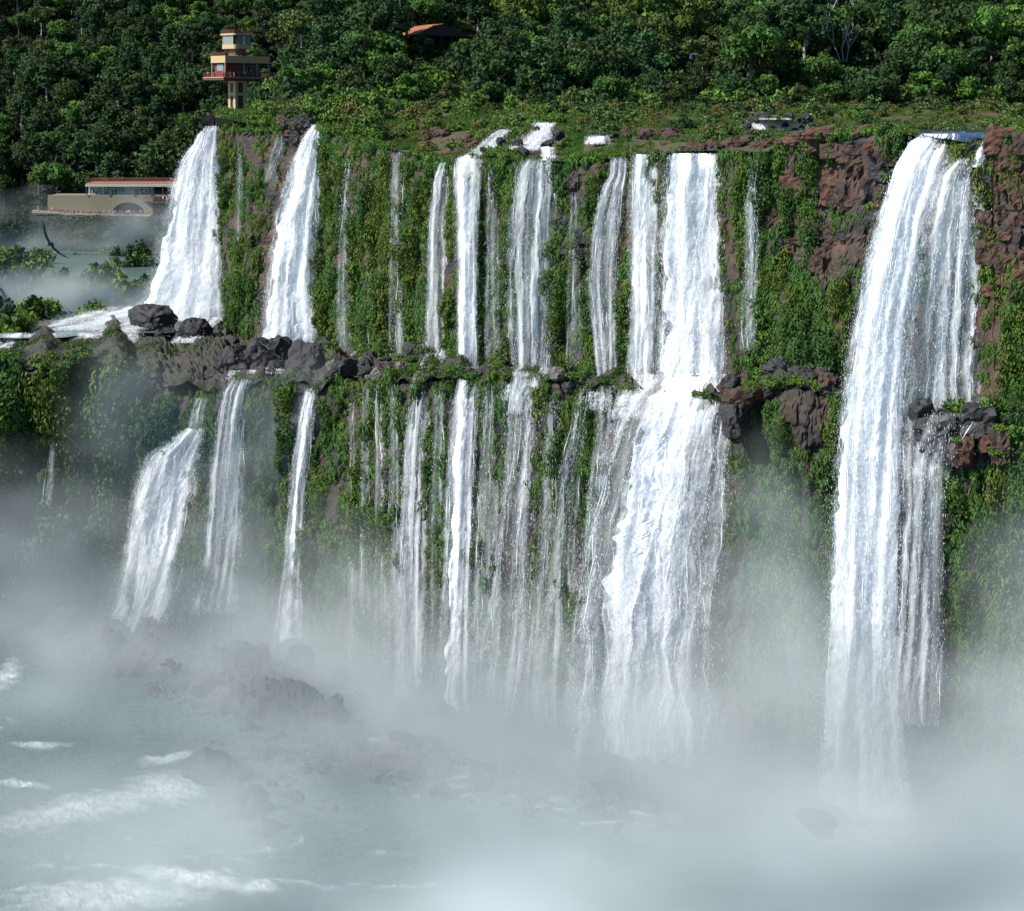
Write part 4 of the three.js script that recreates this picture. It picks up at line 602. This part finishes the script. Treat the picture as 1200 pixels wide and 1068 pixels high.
// ------------------------------------------------------------------ buildings
const cream = std(lin(0.46, 0.33, 0.16)), tan = std(lin(0.21, 0.185, 0.12)), rustRail = std(lin(0.20, 0.055, 0.035)), redWall = std(lin(0.16, 0.03, 0.03)), slate = std(lin(0.05, 0.045, 0.045)), concrete = std(lin(0.34, 0.31, 0.25));
const glassMat = new THREE.MeshPhysicalMaterial({ color: lin(0.55, 0.65, 0.65), roughness: 0.06, transmission: 0.75, thickness: 0, specularIntensity: 1 });
const whitePaint = std(lin(0.75, 0.75, 0.73));
function railing(parent, pts, h = 1.1, gap = 1.4, m = rustRail) {            // posts, top and middle bars through floor points; one railing is one part
  const l = [];
  for (let i = 0; i < pts.length - 1; i++) {
    const a = pts[i], b = pts[i + 1], n = Math.max(1, Math.round(a.distanceTo(b) / gap));
    for (const f of [1, 0.66, 0.33]) l.push(rod(a.clone().add(V(0, h * f, 0)), b.clone().add(V(0, h * f, 0)), f === 1 ? 0.07 : 0.04, f === 1 ? 0.07 : 0.04, 5));
    for (let k = 0; k <= n; k++) { const p = a.clone().lerp(b, k / n); l.push(rod(p, p.clone().add(V(0, h, 0)), 0.055, 0.055, 5)); }
  }
  return mesh('railing', merged(l), m, parent);
}
{
  const y = (p) => EYE - (p - HORIZON) / F * 600 + 30, o = thing('observation_tower', 'cream and red-brown observation tower with a wide viewing deck, rising from the forest', 'tower', V((275.6 - 600) / F * 600, -30, -600));
  o.rotation.y = Math.PI / 4;
  const part = (n, g, m, p = o) => mesh(n, g, m, p);
  // lift shaft: four piers, recessed panels between them, cross beams
  for (const [x0, x1, z0, z1] of [[0, 1.1, -1.1, 0], [3.4, 4.5, -1.1, 0], [0, 1.1, -3.7, -2.6], [3.4, 4.5, -3.7, -2.6]]) part('pier', box(x0, x1, 0, y(95), z0, z1), cream);
  part('lift_shaft', merged([box(0.45, 4.05, 0, y(95), -3.25, -0.45)]), slate);
  for (const p of [131, 112, 97]) part('cross_beam', merged([box(-0.05, 4.55, y(p), y(p) + 0.9, -3.75, 0.05)]), cream);
  // deck
  const dk = part('viewing_deck', merged([box(-6, 17, y(94), y(90.5), -8.6, 2), box(-4.5, 15.5, y(94.8), y(94) - 0.01, -7.4, 0.9)]), std(lin(0.10, 0.045, 0.04)));
  part('deck_edge', merged([box(-6.15, 17.15, y(91.6), y(90.2), 2, 2.15), box(-6.15, -6, y(91.6), y(90.2), -8.6, 2)]), std(lin(0.42, 0.20, 0.15)), dk);
  const yd = y(90.2); railing(o, [V(17, yd, -8.5), V(17, yd, 1.9), V(-5.9, yd, 1.9), V(-5.9, yd, -8.5)], 1.2);
  // lower storey: red walls, dark glazing, posts, parapet
  part('storey_wall', merged([box(-3.6, 2.2, yd, y(74), -5.8, -0.2), box(2.21, 12, yd, y(74), -5.7, -2.6)]), redWall);
  for (const [x0, x1] of [[2.6, 4.6], [5, 7], [7.4, 9.4], [9.8, 11.6]]) { const w = part('window', box(x0, x1, yd + 0.5, y(75.5), -2.58, -2.5), glassMat); part('frame', merged([box(x0 - 0.12, x0, yd, y(74.5), -2.6, -2.42), box(x1, x1 + 0.12, yd, y(74.5), -2.6, -2.42)]), slate, w); }
  part('window', box(-3.68, -3.61, yd + 1.9, y(75.6), -4.6, -1.4), glassMat);
  for (const [x, z] of [[-4.2, 0.5], [3, 0.5], [8, 0.5], [12.7, 0.5], [-4.2, -6.4]]) part('post', box(x - 0.18, x + 0.18, yd, y(73.7), z - 0.18, z + 0.18), tan);
  part('parapet', merged([box(-4.5, 13, y(73.7), y(65.5), 0.5, 0.8), box(-4.5, -4.2, y(73.7), y(65.5), -6.7, 0.5), box(12.7, 13, y(73.7), y(65.5), -6.7, 0.5), box(-4.2, 12.7, y(73.7), y(65.5), -6.7, -6.4)]), cream);
  part('roof_terrace', box(-4.2, 12.7, y(73.6), y(70.5), -6.4, 0.5), concrete);
  const yt = y(65.4); railing(o, [V(12.85, yt, 0.65), V(-4.35, yt, 0.65), V(-4.35, yt, -6.5)], 0.9);
  // neck and top cabin
  part('neck', merged([box(0.2, 4.4, y(70.4), y(57), -3.9, -0.3)]), std(lin(0.2, 0.11, 0.07)));
  for (const x of [0.6, 2.2]) part('lamp', box(x, x + 0.5, y(66), y(64.4), -0.29, -0.05), whitePaint);
  const rounded = (x0, x1, z0, z1, r) => { const s = new THREE.Shape(); s.moveTo(x0 + r, -z1); s.lineTo(x1, -z1); s.lineTo(x1, -z0); s.lineTo(x0, -z0); s.lineTo(x0, -z1 + r); s.quadraticCurveTo(x0, -z1, x0 + r, -z1); return s; };
  const slab = (x0, x1, z0, z1, r, a, b) => { const g = new THREE.ExtrudeGeometry(rounded(x0, x1, z0, z1, r), { depth: b - a, bevelEnabled: false, curveSegments: 6 }); g.rotateX(-Math.PI / 2); g.translate(0, a, 0); return g; };
  part('cabin_base', slab(-1, 5.5, -5.5, 1, 1.2, y(57), y(52)), cream);
  part('cabin_core', slab(1.6, 3.6, -3.6, -1.4, 0.2, y(52), y(41)), slate);
  const glass = part('cabin_glazing', merged([box(0.2, 5.3, y(51.9), y(41), 0.8, 0.86), box(-0.86, -0.8, y(51.9), y(41), -5.3, -0.2), box(5.24, 5.3, y(51.9), y(41), -5.3, 0.79)]), glassMat);
  for (const [x, z] of [[0.1, 0.83], [1.85, 0.83], [3.6, 0.83], [5.3, 0.83], [-0.83, -0.1], [-0.83, -1.9], [-0.83, -3.6], [-0.83, -5.3]]) part('mullion', box(x - 0.1, x + 0.1, y(52), y(41), z - 0.1, z + 0.1), x < 0 ? cream : slate, glass);
  part('cabin_roof', slab(-1.4, 5.9, -5.9, 1.4, 1.3, y(41), y(39)), cream);
  const yr = y(39); railing(o, [V(5.8, yr, 1.3), V(-1.3, yr, 1.3), V(-1.3, yr, -5.8)], 1.0, 0.9);
  part('antenna_mast', merged([rod(V(1, yr, -2), V(1, yr + 6.5, -2), 0.08, 0.04, 6), rod(V(0.6, yr + 4, -2), V(1.4, yr + 4, -2), 0.03), rod(V(0.7, yr + 5, -2), V(1.3, yr + 5, -2), 0.03)]), slate);
}
{
  const S = F / 600, X = (p) => (p - 114) / S, Y = (p) => EYE - (p - HORIZON) / S + 31.5, o = thing('terrace_building', 'long tan visitor building with an arched opening, glazed upper floor and red railings', 'building', V((114 - 600) / S, -31.5, -604));
  const part = (n, g, m, p = o) => mesh(n, g, m, p);
  const s = new THREE.Shape(); s.moveTo(X(52), 0); s.lineTo(X(176), 0); s.lineTo(X(176), Y(229.5)); s.lineTo(X(52), Y(229.5)); s.closePath();
  const hole = new THREE.Path(), cx = X(147), rw = (X(166) - X(128)) / 2; hole.moveTo(cx - rw, Y(251.5)); for (let i = 0; i <= 20; i++) { const a = Math.PI * (1 - i / 20); hole.lineTo(cx + rw * Math.cos(a), Y(251.5) + Math.sin(a) * (Y(238) - Y(251.5))); } hole.closePath(); s.holes.push(hole);
  const wall = new THREE.ExtrudeGeometry(s, { depth: 1.2, bevelEnabled: false }); wall.translate(0, 0, -1.2);
  part('front_wall', wall, tan);
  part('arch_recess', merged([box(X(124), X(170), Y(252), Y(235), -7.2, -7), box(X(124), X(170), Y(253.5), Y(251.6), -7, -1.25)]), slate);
  part('body', merged([box(X(52), X(124) - 0.02, 0, Y(230), -14, -1.22), box(X(170) + 0.02, X(204), 0, Y(232), -14, -2.5), box(X(124), X(170), Y(234), Y(230), -14, -1.22)]), tan);
  part('upper_floor', box(X(96), X(206), Y(230.9), Y(229.2), -13, -0.3), concrete);
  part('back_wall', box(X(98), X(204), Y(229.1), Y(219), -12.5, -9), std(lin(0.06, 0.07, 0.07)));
  for (let i = 0; i < 9; i++) { const a = lerp(98.5, 176, i / 9), b = lerp(98.5, 176, (i + 1) / 9); const w = part('window', box(X(a) + 0.1, X(b) - 0.1, Y(229.1), Y(219.6), -3.1, -3.04), glassMat); part('mullion', box(X(a) - 0.1, X(a) + 0.1, Y(229.1), Y(219.4), -3.15, -2.9), whitePaint, w); }
  part('sign_panel', box(X(118), X(137), Y(225), Y(221.5), -2.9, -2.82), std(lin(0.22, 0.42, 0.36)));
  part('roof', merged([box(X(97), X(205), Y(219.4), Y(216), -13, 0.6)]), std(lin(0.45, 0.4, 0.29)));
  part('roof_deck', box(X(98), X(207), Y(216) + 0.01, Y(214.9), -12.5, 0.2), std(lin(0.32, 0.16, 0.11)));
  railing(o, [V(X(97.5), Y(214.9), 0.3), V(X(206), Y(214.9), 0.3)], 1.25, 1.2);
  railing(o, [V(X(98), Y(214.9), -8), V(X(206), Y(214.9), -8)], 1.25, 1.2);
  for (const p of [98, 124, 153, 172, 188, 204]) part('post', box(X(p) - 0.16, X(p) + 0.16, Y(229.1), Y(219.4), 0.1, 0.4), slate);
  part('balcony', box(X(168), X(206), Y(238.5), Y(236.6), -2.4, 2.4), slate); railing(o, [V(X(168), Y(236.6), 2.3), V(X(206), Y(236.6), 2.3)], 1.9, 0.9);
  // walkway in front, its outer edge sloping up
  const w = new THREE.Shape([[38, 246.5], [60, 249], [92, 252.5], [120, 253], [176, 252.6], [176, 255], [38, 249.5]].map(([a, b]) => new THREE.Vector2(X(a), Y(b)))), wg = new THREE.ExtrudeGeometry(w, { depth: 5, bevelEnabled: false });
  wg.translate(0, 0, 0.02); part('walkway', wg, concrete);
  railing(o, [[38, 246.5], [60, 249], [92, 252.5], [120, 253], [176, 252.6]].map(([a, b]) => V(X(a), Y(b), 4.8)), 1.15, 1.1);
  for (let i = 0; i < 6; i++) part('support', box(X(50 + i * 24) - 0.3, X(50 + i * 24) + 0.3, -3, Y(254.5), 2, 2.6), concrete);
}
{
  const D = 478, S = F / D, X = (p) => (p - 512) / S, gy = groundY((512 - 600) / S, D), Y = (p) => EYE - (p - HORIZON) / S - gy, o = thing('forest_lodge', 'dark timber lodge with an orange tiled roof half hidden among the trees', 'house', V((512 - 600) / S, gy, -D));
  const part = (n, g, m, p = o) => mesh(n, g, m, p), wood = std(lin(0.035, 0.022, 0.018)), tile = std(lin(0.3, 0.11, 0.05));
  o.rotation.y = 0.6;
  part('deck', box(X(482), X(546), Y(62), Y(60), -7, 2), wood);
  part('wall', merged([box(X(488), X(544), Y(60), Y(44), -6.5, -5.8), box(X(488), X(492), Y(60), Y(44), -5.79, 0)]), wood);
  for (const p of [484, 500, 514, 528, 544]) part('post', box(X(p) - 0.22, X(p) + 0.22, -2, Y(39), 1.2, 1.6), wood);
  const roof = part('roof', merged([rod(V(X(480), Y(42), -2.5), V(X(552), Y(42), -2.5), 0.12)]), wood);
  const slope = new THREE.Shape([[478, 42], [500, 31.5], [514, 29.5], [528, 33], [556, 43]].map(([a, b]) => new THREE.Vector2(X(a), Y(b)))), rg = new THREE.ExtrudeGeometry(slope, { depth: 9.5, bevelEnabled: false }); rg.translate(0, 0, -7.3); part('gable', rg, wood);
  seed(61); const tg = new THREE.BoxGeometry(0.62, 0.09, 0.9), n = 12, m = 10;        // tiles on the sunny slope, laid in courses
  const a = V(X(476.5), Y(42.6) + 0.12, 0), b = V(X(500.5), Y(31.2) + 0.12, 0), c = V(X(514.5), Y(29) + 0.12, 0);
  for (const [p, q, k] of [[a, b, 9], [b, c, 5]]) { const dir = q.clone().sub(p), ang = Math.atan2(dir.y, dir.x); for (let i = 0; i < k; i++) for (let j = 0; j < m; j++) { const t = mesh('tile', tg, tile, roof), f = (i + 0.5) / k; t.position.set(p.x + dir.x * f, p.y + dir.y * f + rr(0, 0.05), -6.9 + j * 0.98 + rr(-0.03, 0.03)); t.rotation.z = ang + 0.08; } }
  railing(o, [V(X(482), Y(60), 1.9), V(X(546), Y(60), 1.9)], 1.1, 1.2, wood);
  part('stair_house', merged([box(X(531), X(543), Y(67), Y(56), 2.1, 4.6)]), std(lin(0.34, 0.15, 0.05)));
}
{
  const p = at(814, 69, 462), o = thing('tour_bus', 'white bus front glimpsed through a gap in the forest', 'bus', V(p.x, p.y - 0.5, p.z)); o.rotation.y = 0.1; o.scale.setScalar(0.6);
  const shape = new THREE.Shape(); shape.moveTo(-4.2, 0.45); shape.lineTo(0.2, 0.45); shape.quadraticCurveTo(0.5, 1.4, 0.15, 2.7); shape.quadraticCurveTo(0, 3, -0.5, 3); shape.lineTo(-4.2, 3); shape.closePath();
  const g = new THREE.ExtrudeGeometry(shape, { depth: 2.3, bevelEnabled: true, bevelSize: 0.08, bevelThickness: 0.08, bevelSegments: 2 }); g.translate(0, 0, -1.15); g.rotateY(-Math.PI / 2);
  mesh('body', g, whitePaint, o); mesh('windscreen', box(-1.02, 1.02, 1.35, 2.55, 0.3, 0.42), std(lin(0.01, 0.014, 0.02), { roughness: 0.08 }), o);
  for (const x of [-0.8, 0.8]) mesh('headlight', box(x - 0.16, x + 0.16, 0.75, 0.98, 0.3, 0.4), glassMat, o);
  for (const x of [-1.0, 1.0]) { const w = new THREE.CylinderGeometry(0.45, 0.45, 0.28, 16); w.rotateZ(Math.PI / 2); w.translate(x, 0.45, -1.1); mesh('wheel', w, slate, o); }
}
// ------------------------------------------------------------------ people: one continuous figure, meshed from a field of tapered limbs
function personGeo(pose, cols) {
  const bones = [[0, 1.0, 0, 0, 1.42, 0.02, 0.135, 0.165], [-0.16, 1.4, 0, 0.16, 1.4, 0, 0.085, 0.085], [0, 1.44, 0.01, 0, 1.55, 0.03, 0.06, 0.06], [0, 1.6, 0.03, 0, 1.67, 0.03, 0.1, 0.095], [-0.09, 0.98, 0, -0.1, 0.5, 0.02, 0.1, 0.07], [-0.1, 0.5, 0.02, -0.1, 0.08, -0.02, 0.065, 0.045], [0.09, 0.98, 0, 0.1, 0.5, 0.02, 0.1, 0.07], [0.1, 0.5, 0.02, 0.1, 0.08, -0.02, 0.065, 0.045], [-0.1, 0.05, -0.03, -0.11, 0.04, 0.14, 0.045, 0.04], [0.1, 0.05, -0.03, 0.11, 0.04, 0.14, 0.045, 0.04]];
  const arm = pose ? [[-0.19, 1.38, 0, -0.25, 1.12, 0.08, 0.055, 0.045], [-0.25, 1.12, 0.08, -0.2, 1.08, 0.34, 0.042, 0.035], [0.19, 1.38, 0, 0.25, 1.12, 0.08, 0.055, 0.045], [0.25, 1.12, 0.08, 0.2, 1.08, 0.34, 0.042, 0.035]] : [[-0.19, 1.38, 0, -0.25, 1.1, -0.03, 0.055, 0.045], [-0.25, 1.1, -0.03, -0.25, 0.82, 0.05, 0.042, 0.04], [0.19, 1.38, 0, 0.25, 1.1, -0.03, 0.055, 0.045], [0.25, 1.1, -0.03, 0.25, 0.82, 0.05, 0.042, 0.04]];
  bones.push(...arm);
  const N = 44, mc = new MarchingCubes(N, new THREE.MeshStandardMaterial(), false, false, 30000); mc.isolation = 0;
  const dist = (x, y, z) => { let s = 0; for (const [ax, ay, az, bx, by, bz, r0, r1] of bones) { const dx = bx - ax, dy = by - ay, dz = bz - az, t = clamp(((x - ax) * dx + (y - ay) * dy + (z - az) * dz) / (dx * dx + dy * dy + dz * dz), 0, 1), d = Math.hypot(x - ax - dx * t, y - ay - dy * t, z - az - dz * t) - lerp(r0, r1, t); s += Math.exp(-d * 45); } return -Math.log(s + 1e-12) / 45; };
  for (let k = 0; k < N; k++) for (let j = 0; j < N; j++) for (let i = 0; i < N; i++) { const h = N / 2; mc.field[i + j * N + k * N * N] = -dist((i - h) / h * 0.95, (j - h) / h * 0.95 + 0.88, (k - h) / h * 0.95); }
  mc.update(); const n = mc.count, P = [], C = [];
  for (let i = 0; i < n; i++) { const x = mc.positionArray[i * 3] * 0.95, y = mc.positionArray[i * 3 + 1] * 0.95 + 0.88, z = mc.positionArray[i * 3 + 2] * 0.95; P.push(x, y, z); const c = y > 1.66 || (y > 1.55 && z < 0) ? cols[3] : y > 1.49 || (pose ? z > 0.2 && y > 0.9 : Math.abs(x) > 0.2 && y < 1.02 && y > 0.7) ? cols[2] : y > 0.95 ? cols[0] : y > 0.07 ? cols[1] : [0.03, 0.03, 0.03]; C.push(...c); }
  return geo(P, C);
}
{
  const skin = [0.4, 0.24, 0.16], hair = [0.03, 0.02, 0.015], wear = [['white shirt and blue jeans', [0.75, 0.75, 0.72], [0.06, 0.1, 0.2]], ['red shirt and dark trousers', [0.45, 0.05, 0.05], [0.03, 0.03, 0.04]], ['blue jacket and grey trousers', [0.06, 0.12, 0.35], [0.15, 0.15, 0.15]], ['yellow raincoat and dark trousers', [0.6, 0.42, 0.06], [0.04, 0.04, 0.05]], ['pink top and white shorts', [0.6, 0.25, 0.28], [0.7, 0.7, 0.66]], ['black shirt and beige trousers', [0.03, 0.03, 0.035], [0.35, 0.28, 0.18]]];
  const pm = std(0xffffff, { vertexColors: true, roughness: 0.8 }), gs = wear.map(([, a, b], i) => personGeo(i % 2, [a, b, skin, hair]));
  const person = (p, turn, i, where) => { const o = mesh('person', gs[i], pm); o.position.copy(p); o.rotation.y = turn; o.scale.setScalar(rr(0.94, 1.06)); tag(o, 'person in ' + wear[i][0] + ' ' + where, 'person', 'people in ' + wear[i][0] + ' ' + where); };
  seed(99);
  const tw = scene.children.find((o) => o.name === 'observation_tower'); tw.updateMatrixWorld();
  const deckY = 30 + EYE - (90.2 - HORIZON) / F * 600;
  for (let i = 0; i < 13; i++) person(tw.localToWorld(V(i < 10 ? rr(-5, 5) : rr(9, 16), deckY, 1.3 - rr(0, 0.5))), Math.PI / 4 + rr(-0.5, 0.5), Math.floor(R() * 6), 'at the rail of the tower deck');
  for (let i = 0; i < 5; i++) person(tw.localToWorld(V(-5.3 + rr(0, 0.5), deckY, rr(-8, 1))), -Math.PI / 4 + rr(-0.5, 0.5), Math.floor(R() * 6), 'at the rail of the tower deck');
  const S = F / 600, tb = scene.children.find((o) => o.name === 'terrace_building'), edge = table([[38, 246.5], [60, 249], [92, 252.5], [120, 253], [176, 252.6]]);
  const onWalk = (b) => V((b - 600) / S, EYE - (edge(b) - HORIZON) / S, -604 + rr(3.4, 4.4));
  for (let i = 0; i < 34; i++) person(onWalk(i < 18 ? rr(42, 122) : rr(128, 172)), rr(-0.8, 0.8), Math.floor(R() * 6), 'on the walkway below the terrace building');
  for (let i = 0; i < 9; i++) person(V((rr(170, 204) - 600) / S, EYE - (236.6 - HORIZON) / S, -604 + rr(0.8, 1.9)), rr(-0.6, 0.6), Math.floor(R() * 6), 'on the balcony of the terrace building');
  for (let i = 0; i < 12; i++) person(V((rr(100, 175) - 600) / S, EYE - (229.2 - HORIZON) / S, -604 + rr(-2.6, -0.6)), rr(-0.6, 0.6), Math.floor(R() * 6), 'on the upper floor of the terrace building');
}
// ------------------------------------------------------------------ soaring vulture
{
  seed(31); const L = [], P = [], n = 14;
  const wing = (s) => { const top = [], bot = []; for (let i = 0; i <= n; i++) { const f = i / n, x = s * (0.06 + 0.78 * f), y = 0.24 * f * f, c = 0.155 * (1 - 0.15 * f) * (f > 0.9 ? 0.6 : 1), z = -0.02 - 0.08 * f; top.push([x, y + 0.02 * (1 - f), z + c, z - c]); } const Q = []; for (let i = 0; i < n; i++) { const [x0, y0, a0, b0] = top[i], [x1, y1, a1, b1] = top[i + 1]; for (const h of [0.012, -0.012]) Q.push(x0, y0 + h, a0, x1, y1 + h, a1, x0, y0 + h, b0, x0, y0 + h, b0, x1, y1 + h, a1, x1, y1 + h, b1); Q.push(x0, y0 + 0.012, a0, x0, y0 - 0.012, a0, x1, y1 + 0.012, a1, x1, y1 + 0.012, a1, x0, y0 - 0.012, a0, x1, y1 - 0.012, a1, x0, y0 + 0.012, b0, x1, y1 + 0.012, b1, x0, y0 - 0.012, b0, x0, y0 - 0.012, b0, x1, y1 + 0.012, b1, x1, y1 - 0.012, b1); }
    for (let k = 0; k < 5; k++) { const z = -0.02 - 0.08 + 0.09 - k * 0.045, x = s * 0.83, y = 0.24; Q.push(x, y, z + 0.018, s * (0.98 - Math.abs(k - 1) * 0.02), y + 0.06, z - 0.01 - k * 0.015, x, y, z - 0.018); } return geo(Q); };
  const tinted = (g, c) => { const m = g.index ? g.toNonIndexed() : g; for (const k of Object.keys(m.attributes)) if (k !== 'position') m.deleteAttribute(k); m.setAttribute('color', new THREE.Float32BufferAttribute(Array.from({ length: m.attributes.position.count }, () => c).flat(), 3)); return m; };
  const body = new THREE.SphereGeometry(1, 14, 10); body.scale(0.085, 0.08, 0.25); const head = new THREE.SphereGeometry(0.04, 10, 8); head.translate(0, 0.0, 0.28);
  const tail = geo([0, 0.01, -0.18, -0.11, 0.01, -0.46, 0.11, 0.01, -0.46, 0, -0.01, -0.18, 0.11, -0.01, -0.46, -0.11, -0.01, -0.46]), beak = new THREE.ConeGeometry(0.014, 0.06, 6); beak.rotateX(Math.PI / 2); beak.translate(0, -0.01, 0.34);
  const black = [0.012, 0.011, 0.011], g = mergeGeometries([tinted(wing(1), black), tinted(wing(-1), black), tinted(body, black), tinted(tail, black), tinted(head, [0.3, 0.08, 0.07]), tinted(beak, [0.5, 0.45, 0.4])]);
  const o = mesh('vulture', g, std(0xffffff, { vertexColors: true, roughness: 0.7 })); o.position.copy(at(58, 286, 84)); o.scale.setScalar(1.1);
  // right wing direction follows the slant in the photograph, belly partly turned to the viewer
  const r = V(0.58, -0.80, 0.1).normalize(), f = V(0.05, -0.14, 1).addScaledVector(r, 0); f.addScaledVector(r, -f.dot(r)).normalize(); const u = V(0, 0, 0).crossVectors(f, r).normalize();
  o.setRotationFromMatrix(new THREE.Matrix4().makeBasis(r, u, f)); tag(o, 'black vulture soaring with bent wings over the misty gorge', 'bird');
}
// ------------------------------------------------------------------ pale bare tree in the forest edge
{
  seed(202); const limbs = [], grow = (a, dir, len, r, k) => { const b = a.clone().addScaledVector(dir, len); limbs.push(rod(a, b, r, r * 0.72, 7)); if (k) for (let i = 0; i < (k > 2 ? 3 : 2); i++) grow(b, dir.clone().add(V(rr(-0.6, 0.6), rr(-0.05, 0.35), rr(-0.5, 0.5))).normalize(), len * rr(0.6, 0.85), r * 0.62, k - 1); };
  const p = at(990, 62, 462); for (const s of [V(-0.12, 1, 0), V(0.16, 1, 0.1), V(-0.4, 1, 0)]) grow(V(s.x * 1.5, -3, 0), s.clone().normalize(), rr(4, 5.4), 0.17, 3);
  const o = thing('bare_tree', 'pale leafless tree with forking limbs in the forest edge', 'tree', p); mesh('trunk', merged(limbs), std(lin(0.3, 0.26, 0.21)), o);
  for (const [b, py, d, lean] of [[966, 30, 462, -0.25], [476, 58, 466, 0.5], [1015, 22, 470, 0.5]]) { const q = at(b, py, d), l = [], m = []; limbs.length = 0; grow(V(0, -3, 0), V(-lean, 1, 0).normalize(), 6, 0.26, 3); const t = thing('bare_tree', lean < 0 ? 'slim pale trunk bare of leaves between dark crowns' : lean > 0.4 && b < 600 ? 'leaning pale bare trunk beside the timber lodge' : 'forked pale bare trunk behind the leafless tree', 'tree', q); mesh('trunk', merged(limbs), std(lin(0.3, 0.27, 0.22)), t); }
}
// ------------------------------------------------------------------ spray drifting in the gorge: billows of fine droplets hung through the air, parallel to the wall they blow off
{
  seed(2024); const P = [], C = [], I = [];
  // banks of spray that fill the gorge, one behind the other, each at its own distance from the wall
  const top = table([[-120, -55], [-70, -56], [-42, -60], [-20, -62], [0, -63], [16, -63], [25, -52], [32, -41], [39, -52], [46, -64], [52, -50], [58, -39], [75, -36], [130, -36]]);
  const bank = (k, x0, x1, floor, dOf, topOf, full, rough, fade = 26, low = 5, west = 1) => {
    const nx = 120, ny = 28, base = P.length / 3, keep = [];
    for (let i = 0; i <= nx; i++) { const x = lerp(x0, x1, i / nx), t = topOf(x), d = dOf(x);
      for (let j = 0; j <= ny; j++) {
        const y = lerp(floor, t + 9, j / ny), n1 = fbm(x * 0.03 + k * 9, y * 0.045, k * 4.7, 3), h = clamp((t + 9 + 9 * n1 - y) / fade, 0, 1), edge = smoothstep(x, x0, x0 + 12) * smoothstep(x, x1, x1 - 12) * smoothstep(y, floor, floor + low) * (floor < -60 ? lerp(west, 1.12, smoothstep(x, -48, 0)) : 1);
        P.push(x, y, -(d + 1.8 * noise(x * 0.035, y * 0.05, k * 5 + 1))); const s = j === ny ? 0 : h * h * (3 - 2 * h) * edge * full * clamp(1.0 + rough * n1, 0.25, 1.6); C.push(1, 1, 1, s); keep.push(s > 0.004);
      } }
    for (let i = 0; i < nx; i++) for (let j = 0; j < ny; j++) { const a = i * (ny + 1) + j, b = a + ny + 1; if (keep[a] || keep[b] || keep[a + 1] || keep[b + 1]) I.push(base + a, base + b, base + a + 1, base + b, base + b + 1, base + a + 1); }
  };
  for (const [k, [off, sink, full]] of [[9, 0, 0.95], [20, 2, 1.2]].entries())
    bank(k, -112, 92, WATER - 1, (x) => { let d = 260; for (let r = 0; r < 5; r++) d = dBase(clamp(bearing(x, d), -200, 1400)) - off; return d; }, (x) => top(x) - sink + 5 * noise(x * 0.04, k * 3, 7), full, 0.45, 26, 6, 1.1);
  for (const [k, [d, tp, full]] of [[207, -63, 1.6], [184, -59, 1.9], [160, -54, 2.4]].entries()) bank(10 + k, -96, 86, WATER - 1, (x) => d - 0.3 * x, (x) => tp + 6 * smoothstep(x, -30, 35) + 3 * noise(x * 0.03, k * 3, 17), full, 0.4, 28, 15, [0.95, 0.8, 0.65][k]);
  bank(14, -112, 14, WATER - 1, (x) => 238 - 0.3 * x, (x) => -62 + 3 * noise(x * 0.03, 9, 17), 1.6, 0.4, 26, 10);
  for (const [k, [d, tp, full]] of [[400, -31, 0.6], [548, -26, 1.5]].entries()) bank(20 + k, -190, k ? -52 : -58, -39, () => d, (x) => tp + 2 * noise(x * 0.05, k, 3), full, 0.35, 18);
  bank(25, -74, -26, -62, (x) => 308 + 0.1 * x, (x) => -41 + 2 * noise(x * 0.06, 5, 5), 0.9, 0.6, 18, 14);
  bank(24, -112, -54, -39, () => 383, (x) => -36 + 5 * smoothstep(x, -86, -66) + noise(x * 0.1, 2, 2), 2, 0.5, 9, 1);
  const g = new THREE.BufferGeometry(); g.setAttribute('position', new THREE.Float32BufferAttribute(P, 3)); g.setAttribute('color', new THREE.Float32BufferAttribute(C, 4)); g.setIndex(I); g.computeVertexNormals();
  const m = new THREE.MeshPhysicalMaterial({ color: lin(0.41, 0.45, 0.445), vertexColors: true, transparent: true, opacity: 0.29, roughness: 1, specularIntensity: 0, side: THREE.DoubleSide, depthWrite: false });
  tag(mesh('mist', g, m), 'white spray mist drifting in the gorge at the foot of the falls', 'mist', null, 'stuff');
}
renderer.render(scene, camera);
